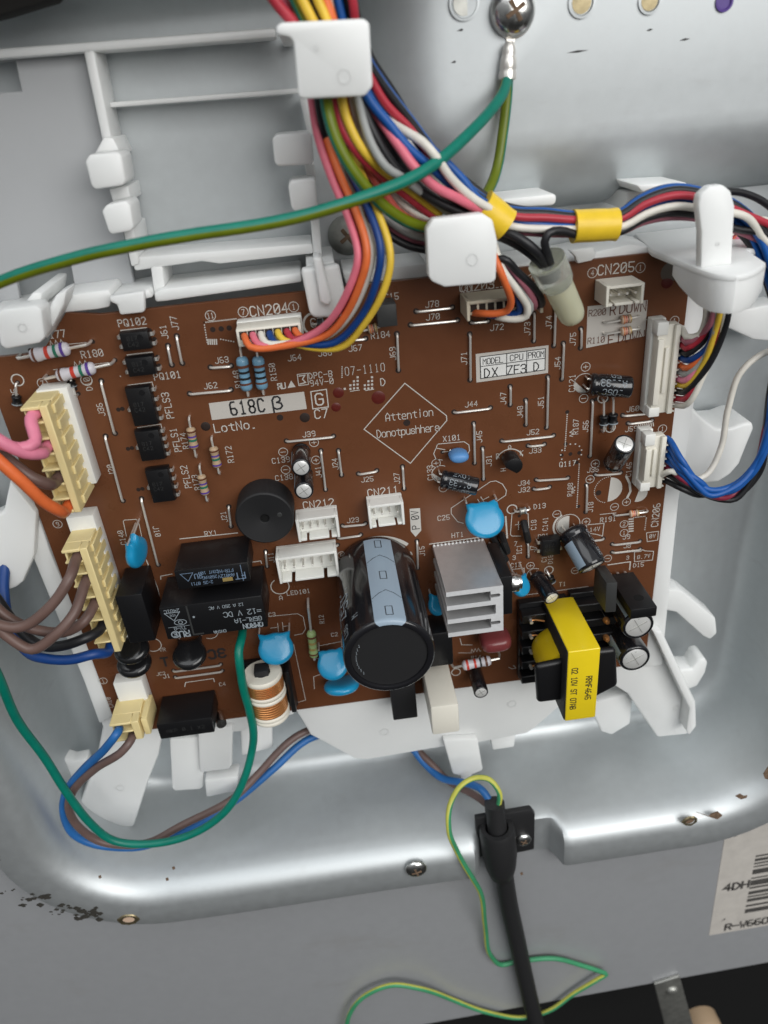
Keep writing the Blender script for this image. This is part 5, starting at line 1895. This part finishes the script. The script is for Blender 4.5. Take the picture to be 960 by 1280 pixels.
# ---- mains cord with its small plug
t = thing('mains_cord', 'black mains cord with blue, brown and green-yellow cores and cream plug', 'power cord', pt(160, 880, 0))
u0, u1, v0, v1, pit = ladder_plug(t, [(137, 906), (174, 902), (178, 924), (143, 928)], 15, 2, None, pocket=.74)
mb = MB()
mb.box(u1 + .5, u1 + 2.4, v0 + .6, v1 - .4, 3, 14)
mb.box(u1 - .2, u1 + .8, v0 + 1.5, v1 - 1.2, 6, 9)
build('latch', mb, 'cream', t, bevel=.3)
PB = [(146, 915, 17), (128, 938, 17), (104, 963, 14), (84, 992, 12), (80, 1018, 12), (92, 1042, 12), (122, 1056, 12), (170, 1060, 12), (205, 1050, 12), (245, 1030, 10), (295, 1000, 6), (340, 962, 0), (390, 922, -8), (450, 915, -13), (505, 928, -12), (530, 953, -8), (552, 970, -2), (580, 978, 5), (602, 988, 11), (616, 1008, 15)]
PR = [(163, 926, 16), (150, 943, 18), (120, 962, 16), (96, 983, 14), (87, 1005, 14), (94, 1030, 14), (118, 1050, 14), (150, 1057, 14), (185, 1054, 14), (225, 1033, 12), (285, 1001, 8), (325, 965, 2), (378, 916, -7), (450, 905, -14), (510, 925, -14), (535, 950, -8), (560, 975, -2), (590, 993, 7), (615, 1010, 14)]
wire(t, P3([(150, 908, 10)]) + P3(PB), 1.35, 'blue2', 'blue_core', raw=True)
wire(t, P3([(165, 914, 10)]) + P3(PR), 1.35, 'brown2', 'brown_core', raw=True)
cordp = [(618, 1004, 16.5), (622, 1040, 18.5), (628, 1080, 19), (636, 1130, 18), (645, 1170, 17.5), (656, 1220, 17.5), (668, 1270, 17.5), (688, 1340, 17.5)]
mb = MB()
pp = smooth_path(P3(cordp), 2)
mb.tube(pp, 3.55, 20)
build('sheath', mb, 'rubber', t, angle=80)
GY = [(623, 1008, 17), (625, 992, 17), (613, 977, 15), (592, 974, 13), (572, 984, 15), (561, 1005, 20), (561, 1035, 24), (572, 1065, 24), (592, 1100, 23), (603, 1130, 20), (608, 1165, 17), (613, 1195, 15.5), (625, 1206, 14.8), (650, 1201, 14.8), (690, 1198, 15.5), (725, 1206, 16), (748, 1213, 16), (756, 1217, 16), (748, 1222, 16), (722, 1240, 16), (690, 1262, 16), (655, 1271, 15), (610, 1266, 15.5), (565, 1250, 16), (525, 1234, 17), (490, 1231, 17), (458, 1245, 17), (438, 1268, 17), (430, 1300, 17)]
wire(t, GY, .98, 'earth_green', 'earth_core', stripe=('earth_yellow', 0, 3, .006), n=10)
# clamp on the cord
ct = thing('cord_clamp', 'black plastic clamp gripping the mains cord in the flange notch', 'clamp', pt(620, 1050, PANEL_W))
mb = MB()
q = poly([(594, 1024), (664, 1012), (669, 1018), (668, 1062), (640, 1068), (598, 1072)], PANEL_W + 3)
mb.prism(q, PANEL_W + .7, PANEL_W + 3)
build('base_plate', mb, 'rubber', ct, bevel=.5)
a, b = pt(621, 1034, 18.5), pt(627, 1092, 19)
mb = MB()
n = 26
M = frame(a, b - a, (1, 0, 0))
L = (b - a).length
rings = []
for r_, z in ((4.0, 0), (5.6, 0), (6.1, .06), (6.1, .55), (5.4, .8), (4.3, 1.0), (3.6, 1.02), (3.6, .5), (4.0, 0)):
    rings.append([(r_ * math.cos(2 * math.pi * i / n) * 1.05, r_ * math.sin(2 * math.pi * i / n), z * L) for i in range(n)])
mb.loft(rings, 0, False, M)
build('collar', mb, 'rubber', ct, angle=50)
screw(654, 1049, PANEL_W + 3.0, 3.0, 'bright domed screw holding the black cord clamp', m='chrome', rot=60)

# ---- earth wire with ring terminal
t = thing('earth_wire', 'thick green-yellow earth wire with a ring terminal under the top screw', 'wire', pt(640, 60, -4))
G1 = [(634, 96, 1), (630, 112, 4), (606, 150, 12), (575, 180, 18), (535, 208, 24), (480, 236, 29), (420, 258, 31), (370, 272, 32), (300, 287, 33), (240, 296, 33), (180, 303, 33), (120, 313, 33), (60, 331, 32), (0, 352, 30), (-60, 380, 26)]
wire(t, G1, 1.22, 'green', stripe=('olive', 2, 4, .085), n=12, label='arc sweeping left across the picture')
G2 = [(635, 96, 0.6), (634, 125, 1), (630, 170, 2), (622, 210, 4), (606, 243, 9), (580, 270, 13), (545, 283, 16), (510, 277, 20), (475, 256, 24), (446, 220, 26), (425, 180, 26), (412, 140, 25), (404, 100, 22), (390, 50, 22), (365, -10, 22), (350, -50, 22)]
wire(t, G2, 1.22, 'olive', stripe=('green', 8, 3, .0), n=12, label='loop passing behind the white hooks to the top')
G3 = [(-40, 770, 24), (-10, 830, 24), (10, 876, 22), (40, 925, 20), (80, 985, 19), (112, 1028, 19), (145, 1052, 19), (190, 1056, 19), (238, 1043, 19), (280, 1013, 18), (308, 970, 16), (317, 930, 14), (312, 890, 14), (301, 850, 15), (298, 815, 14), (303, 795, 9), (304, 778, 2)]
mb = MB()
a, b = pt(637, 52, .6), pt(634, 100, 1)
lathe_between(mb, a, b, [(.8, 0), (1.35, .1), (1.55, .3), (1.5, .38), (1.75, .42), (1.85, .7), (1.75, .74), (1.95, .8), (1.95, .98), (1.4, 1.0)], 16)
build('crimp_barrel', mb, 'tin', t, angle=50)
p = on_bump(641, 18)
mb = MB()
mb.lathe([(4.6, -.1), (4.6, .5), (4.4, .6), (2.0, .6)], frame(p, (0, 0, 1)), 30)
mb.prism(poly([(630, 30), (648, 28), (642, 58), (633, 58)], p.z), p.z, p.z + .5)
build('ring_tongue', mb, 'tin', t, bevel=.1, seg=1)
screw(641, 14, on_bump(641, 14).z + .7, 4.9, 'large domed screw clamping the earth terminal at the top', m='chrome', rot=30, dome=.5)
t = thing('earth_lead', 'green wire hanging in a loop from the relays to the left edge', 'wire', pt(150, 1050, 0))
wire(t, G3, 1.3, 'green', n=12)

# ---- plug in the CN204 socket and its seven wires
t = thing('wiring_harness', 'white seven-way plug with coloured wires sweeping up to the top hook', 'wire harness', pt(336, 415, 0))
PX = [(295, 412.5), (376.5, 403), (377.5, 424), (298, 436)]
u0, u1, v0, v1 = ext(PX, 9.5)
mb = MB()
mb.box(u0 - .2, u1 + .2, v0 - .2, v1 + .2, .1, 3.4)
build('socket', mb, 'header_white', cb, bevel=.25)
mb = MB()
mb.box(u0, u1, v0, v1, 3.4, 9.5)
build('plug_housing', mb, 'ivory', t, bevel=.3)
cw_ = (u1 - u0) / 7.6
mids = [(410, 424, 16), (440, 395, 20), (461, 352, 24), (467, 315, 25), (453, 265, 22), (431, 212, 18), (416, 165, 16), (408, 115, 15), (398, 62, 16), (380, 0, 17), (370, -40, 18)]
cols = ['orange', 'pink', 'white', 'dblue', 'yellow', 'red', 'orange']
offs = [(1.6, 1.2), (3.4, .9), (.6, -1.4), (-1.4, .9), (-3.2, .3), (3.0, -.9), (1.2, -1.0)]
for i in range(7):
    x = u0 + cw_ * (i + .8)
    yv = (v0 + v1) / 2 + .6
    mb = MB()
    mb.box(x - .95, x + .95, yv - 1.0, yv + 1.0, 9.3, 9.56)
    build('wire_slot', mb, 'hole', t)
    a = Vector((x, yv, 7.5))
    exit_ = [a, a + Vector((.3, -.3, 3.0)), a + Vector((1.6, -1.3 - .1 * (6 - i), 4.8 + .25 * (6 - i)))]
    if i < 4:
        exit_.append(a + Vector((6.5, -2.6 + .2 * i, 6.2 + .3 * (3 - i))))
    wire(t, exit_ + lanes(mids, offs[i]), .86, cols[i], raw=True)

# ---- plug in the CN203 socket
t = thing('wiring_harness', 'plug under the middle white hook with orange, white, mauve and black wires', 'wire harness', pt(630, 380, 0))
PX = [(582, 379), (679, 365), (680, 391), (585, 402)]
u0, u1, v0, v1 = ext(PX, 9)
mb = MB()
mb.box(u0, u1, v0, v1, .1, 1.8)
mb.box(u0, u0 + .8, v0, v1, 1.8, 9)
mb.box(u1 - .8, u1, v0, v1, 1.8, 9)
mb.box(u0 + .8, u1 - .8, v1 - .8, v1, 1.8, 9)
mb.box(u0 + 4.5, u1 - 4.5, v0, v0 + .7, 1.8, 6)
build('socket', mb, 'header_beige', cb, bevel=.15, seg=1)
mb = MB()
mb.box(u0 + .9, u1 - .9, v0 + 1.0, v1 - .9, 1.9, 7.6)
build('plug_housing', mb, 'header_beige', t, bevel=.25)
for i in range(8):
    x = u0 + 2 + (u1 - u0 - 4) * i / 7
    mb = MB()
    mb.box(x - .8, x + .8, (v0 + v1) / 2 - .6, (v0 + v1) / 2 + 1.2, 7.5, 7.66)
    build('wire_slot', mb, 'hole', t)
hk = [(600, 312, 13), (560, 297, 13), (515, 288, 13), (478, 262, 13), (452, 225, 14), (434, 180, 16), (424, 140, 18), (416, 95, 18), (405, 40, 18), (392, -30, 18)]
for col, st_, o_ in (('orange', [(592, 391, 6), (600, 392, 10), (622, 392, 12), (636, 388, 13), (641, 377, 15), (632, 352, 18), (620, 328, 18)], (-2.2, 0)),
                     ('white', [(612, 389, 6), (622, 396, 10), (645, 398, 12), (659, 393, 13), (661, 381, 14), (648, 360, 17), (628, 335, 18)], (-3.6, .8)),
                     ('dblue', [(602, 390, 6), (612, 394, 9), (640, 394, 11), (650, 388, 12), (648, 374, 14), (636, 352, 16), (622, 330, 16)], (-.8, -1)),
                     ('grey', [(622, 388, 6), (632, 397, 9), (655, 396, 11), (664, 388, 12), (662, 376, 13), (648, 354, 15), (628, 330, 15)], (.6, .6)),
                     ('mauve', [(664, 385, 6), (668, 381, 11), (662, 366, 14), (646, 345, 16), (628, 326, 17)], (2.0, -.8)),
                     ('black', [(674, 383, 6), (678, 378, 11), (670, 362, 15), (650, 341, 17), (630, 322, 18)], (3.4, .3))):
    wire(t, P3(st_) + lanes(hk, o_), .9, col, raw=True)

# ---- plugs on the right edge
def edge_plug(t, pxs, h, n, m='ivory'):
    u0, u1, v0, v1 = ext(pxs, h)
    mb = MB()
    lw = h * .45
    mb.box(u0, u0 + (u1 - u0) * .62, v0 - .5, v1 + .5, .1, lw)
    mb.box(u0 + .1, u0 + (u1 - u0) * .5, v1 - 3.0, v1 + .5, lw, h - .3)
    mb.box(u0 + .1, u0 + (u1 - u0) * .5, v0 - .5, v0 + 2.2, lw, h - .6)
    build('socket', mb, 'header_white', cb, bevel=.25)
    mb = MB()
    mb.box(u0 + .6, u1, v0 + .4, v1 - .4, lw + .05, h - .8)
    mb.box(u0 + .6, u0 + 2.2, v0 + 3.2, v1 - 4, h - .8, h)
    mb.box(u1 - 1.4, u1, v0 + .4, v1 - .4, h - .8, h + .4)
    build('plug_housing', mb, m, t, bevel=.25)
    mb = MB()
    yy = (v0 + v1) / 2
    mb.box(u0 + 2.8, u0 + 3.8, yy - (v1 - v0) * .25, yy + (v1 - v0) * .25, h - .85, h - .1)
    build('locking_rib', mb, m, t, bevel=.2)
    pit = (v1 - v0 - 2) / n
    slots = []
    for i in range(n):
        y = v1 - 1 - pit * (i + .5)
        mb = MB()
        mb.box(u1 - .1, u1 + .08, y - pit * .38, y + pit * .38, lw + .4, h - .4)
        build('wire_slot', mb, 'hole', t)
        mb = MB()
        mb.box(u1 - .6, u1 + .6, y - pit * .5 - .14, y - pit * .5 + .14, lw + .2, h + .2)
        build('slot_wall', mb, m, t)
        slots.append(Vector((u1 - .5, y, (lw + h) / 2)))
    return slots


t = thing('wiring_harness', 'tall ivory plug on the right edge with twelve mixed coloured wires', 'wire harness', pt(828, 460, 0))
sl_ = edge_plug(t, [(822, 402), (851, 408), (839, 522), (813, 517)], 7, 12)
cols = ['white', 'mauve', 'red', 'black', 'dblue', 'orange', 'grey', 'lpink', 'yellow', 'black', 'red', 'white']
for i, c_ in enumerate(cols):
    s0 = sl_[i]
    k = i / 11
    ex_x = 889 + 23 * k
    mid = [(859, 421 + 84 * k, 9 + 2 * k), (876 + 8 * k, 417 + 46 * k, 11 + 3 * k), (886 + 18 * k, 402 + 12 * k, 13 + 3 * k), (ex_x, 380, 13 + 4 * k), (ex_x + 4, 350, 10 + 5 * k), (ex_x + 12, 312, 2 + 2 * k), (ex_x + 40, 285 - 10 * k, 0), (1010, 290 + 40 * k, 0)]
    ml = P3(mid)
    for q in range(1, 5):
        ml[q] += Vector((random.uniform(-.5, .5), random.uniform(-.5, .5), random.uniform(-.8, .8)))
    wire(t, [s0, s0 + Vector((1.6, 0, .3))] + ml, .85, c_, raw=True)

t = thing('wiring_harness', 'short ivory plug on the right edge with blue, red and black wires', 'wire harness', pt(815, 575, 0))
sl_ = edge_plug(t, [(808, 541), (836, 549), (823, 616), (801, 610)], 7, 7)
top = [(970, 360, 14), (945, 300, 14), (915, 268, 15), (880, 256, 15), (835, 252, 15), (800, 262, 15), (775, 277, 15), (745, 281, 15), (712, 281, 15), (680, 279, 15), (645, 276, 15), (615, 266, 15), (575, 240, 13), (540, 210, 12), (505, 170, 13), (470, 124, 15), (440, 70, 17), (420, 0, 19), (410, -40, 19)]
PIN = [1, 1, 1, 1, 1, .85, .72, .72, .72, .8, .75, .7, .9, 1, 1, 1, 1, 1, 1]


def pinched(path, o, pin):
    return lanes(path, [(o[0] * k, o[1] * k) for k in pin])


cols = ['blue', 'blue', 'blue', 'blue', 'maroon_wire', 'black', 'black']
off = [(-2.7, -.4), (-.3, .8), (-.9, -1.4), (.6, -1.2), (-.2, -2.4), (-2.3, .9), (1.4, -1.6)]
for i, c_ in enumerate(cols):
    s0 = sl_[i]
    k = i / 6
    low = [(850 + 2 * k, 575 + 35 * k, 12), (868 + 4 * k, 600 + 20 * k, 14 - 2 * k), (890 + 10 * k, 612 + 10 * k, 15 - 3 * k), (920, 604 + 16 * k, 15 - 3 * k), (944, 580 + 12 * k, 15 - 3 * k), (960 - 3 * k, 540, 15 - 2 * k), (972 - 5 * k, 480, 14), (980 - 6 * k, 420, 14)]
    ll = P3(low)
    for q in range(1, len(ll)):
        ll[q] += Vector((random.uniform(-.8, .8), random.uniform(-1.2, 1.2), random.uniform(-1.2, 1.2)))
    wire(t, [s0, s0 + Vector((1.6, 0, .3))] + ll + pinched(top, off[i], PIN), .88, c_, raw=True)
wire(t, [sl_[6] + Vector((0, .8, 0))] + P3([(840, 588, 10), (858, 600, 9), (882, 594, 9), (903, 560, 9), (912, 510, 9), (924, 468, 9), (950, 444, 9), (1000, 428, 8)]), .85, 'white', raw=True)

# ---- the remaining wires of the taped bundle
t = thing('wire_bundle', 'taped bundle of white, pink, red and black wires along the top right', 'wire harness', pt(700, 280, 10))
tp2 = [(1010, 330, 12), (960, 285, 13), (925, 266, 14)] + top[3:]
for c_, o_ in (('white', (1.0, 2.6)), ('red', (-1.4, 2.2)), ('black', (2.2, 1.2)), ('mauve', (2.9, -.2)), ('black', (-2.8, -1.4)), ('red', (2.0, -1.2))):
    ctl = pinched(tp2, o_, [1.2, 1.2, 1] + PIN[3:])
    for q in range(len(ctl)):
        if q > 14 or q < 3:
            ctl[q] += Vector((random.uniform(-1.3, 1.3), random.uniform(-1.3, 1.3), random.uniform(-.8, .8)))
    wire(t, ctl, .86, c_, raw=True)
# strands between the top hook and the first tape
for c_, r_, pth in (('blue', 1.0, [(440, 60, 22), (458, 116, 22), (486, 152, 22), (512, 184, 22), (540, 208, 21), (566, 232, 19), (600, 262, 17), (640, 272, 15)]),
                    ('white', .95, [(452, 110, 14), (480, 148, 15), (505, 166, 20), (528, 180, 23), (546, 200, 23), (562, 222, 22), (590, 246, 20), (618, 264, 18)]),
                    ('pink', 1.05, [(455, 118, 18), (478, 155, 21), (500, 186, 23), (520, 212, 24), (545, 236, 23), (572, 249, 21), (600, 262, 18), (620, 268, 16)]),
                    ('grey', .9, [(440, 70, 20), (446, 125, 22), (458, 170, 24), (480, 205, 24), (505, 222, 22), (540, 250, 18), (580, 280, 14)]),
                    ('black', 1.05, [(430, 70, 20), (452, 128, 21), (470, 170, 22), (495, 210, 21), (530, 240, 19), (570, 262, 18), (610, 280, 16)]),
                    ('black', 1.05, [(448, 80, 17), (462, 135, 18), (485, 180, 19), (512, 222, 18), (548, 252, 17), (585, 268, 16), (620, 282, 15)]),
                    ('yellow', .95, [(425, 60, 20), (428, 122, 22), (440, 160, 23), (455, 188, 23), (478, 212, 21), (510, 235, 18), (550, 268, 14)]),
                    ('red', 1.0, [(415, 60, 20), (420, 124, 21), (432, 165, 22), (452, 195, 22), (480, 222, 19), (515, 250, 16), (560, 285, 13)]),
                    ('blue', .95, [(520, 172, 16), (552, 196, 17), (578, 222, 18), (596, 246, 18), (620, 262, 16)]),
                    ('coral', .95, [(410, 130, 15), (440, 185, 16), (462, 215, 17), (478, 238, 17), (500, 268, 15), (535, 292, 13)])):
    wire(t, pth, r_, c_)
# upper ends of a few wires above the hook
for c_, r_, pth in (('red', 1.1, [(400, 80, 20), (372, 36, 22), (348, 8, 23), (325, -25, 24)]), ('yellow', 1.0, [(408, 80, 22), (393, 30, 24), (378, 0, 24), (368, -30, 24)]), ('black', 1.0, [(415, 80, 22), (402, 30, 23), (390, 0, 23), (380, -30, 23)]),
                    ('orange', 1.1, [(425, 80, 22), (416, 30, 24), (406, 0, 24), (398, -30, 24)]), ('yellow', .9, [(420, 80, 24), (410, 28, 25), (397, 0, 25), (388, -30, 25)]), ('black', 1.0, [(412, 80, 20), (400, 30, 20), (385, 0, 20), (372, -30, 20)])):
    wire(t, pth, r_, c_)


def tape(a, b, r, squash, label):
    mb = MB()
    lathe_between(mb, a, b, [(r * .9, 0), (r * 1.02, .0), (r * .99, .15), (r * 1.0, .5), (r * .97, .85), (r * 1.01, 1.0), (r * .9, 1.0)], 28, 0, squash)
    o = build('tape_wrap', mb, 'wrap_yellow', angle=50)
    tag(o, label, 'tape', 'yellow tape wraps on the bundle')
    mb = MB()
    a, b = Vector(a), Vector(b)
    M = frame(a, b - a, (0, 0, 1)) @ Matrix.Diagonal((squash, 1, 1, 1))
    L = (b - a).length
    rings = [[(rr * math.cos(t_), rr * math.sin(t_), z * L) for t_ in [math.radians(-20 + 8 * i) for i in range(9)]] for rr, z in ((r * 1.03, .01), (r * 1.05, .5), (r * 1.03, .99))]
    mb.loft(rings, 0, False, M, closed=False)
    build('tape_end', mb, 'wrap_yellow', o)
    return o


tape(pt(601, 258, 15.5), pt(631, 282, 15.5), 3.9, .95, 'yellow tape wrap beside the middle white hook')
tape(pt(716, 283, 15), pt(770, 280.5, 15), 3.6, 1.0, 'yellow tape wrap above the CN205 socket, square on the bundle')

# ---- closed-end crimp cap on two black wires
t = thing('crimp_cap', 'translucent yellowish crimp cap on black wires hanging over the board', 'wire connector', pt(700, 360, 0))
a, b = pt(683, 326, 17), pt(717, 398, 12)
mb = MB()
lathe_between(mb, a, b, [(3.3, .06), (4.3, 0), (4.35, .03), (4.2, .28), (4.1, .34), (3.5, .40)], 28)
build('skirt', mb, 'cap_smoke', t, angle=50)
mb = MB()
lathe_between(mb, a, b, [(3.5, .40), (3.45, .5), (3.3, .85), (3.1, .94), (2.6, 1.0), (1.6, 1.04), (.3, 1.05)], 28)
build('cap', mb, 'cap_clear', t, angle=50)
wire(t, [(612, 284, 15), (640, 292, 17), (662, 305, 18), (678, 322, 17), (690, 345, 15)], 1.15, 'black')
wire(t, [(610, 290, 14), (636, 300, 15), (658, 313, 16), (676, 328, 16), (688, 345, 15)], 1.15, 'black')
wire(t, [(720, 293, 17), (700, 288, 18), (684, 291, 19), (679, 302, 19), (684, 318, 18), (691, 340, 16)], .95, 'black')
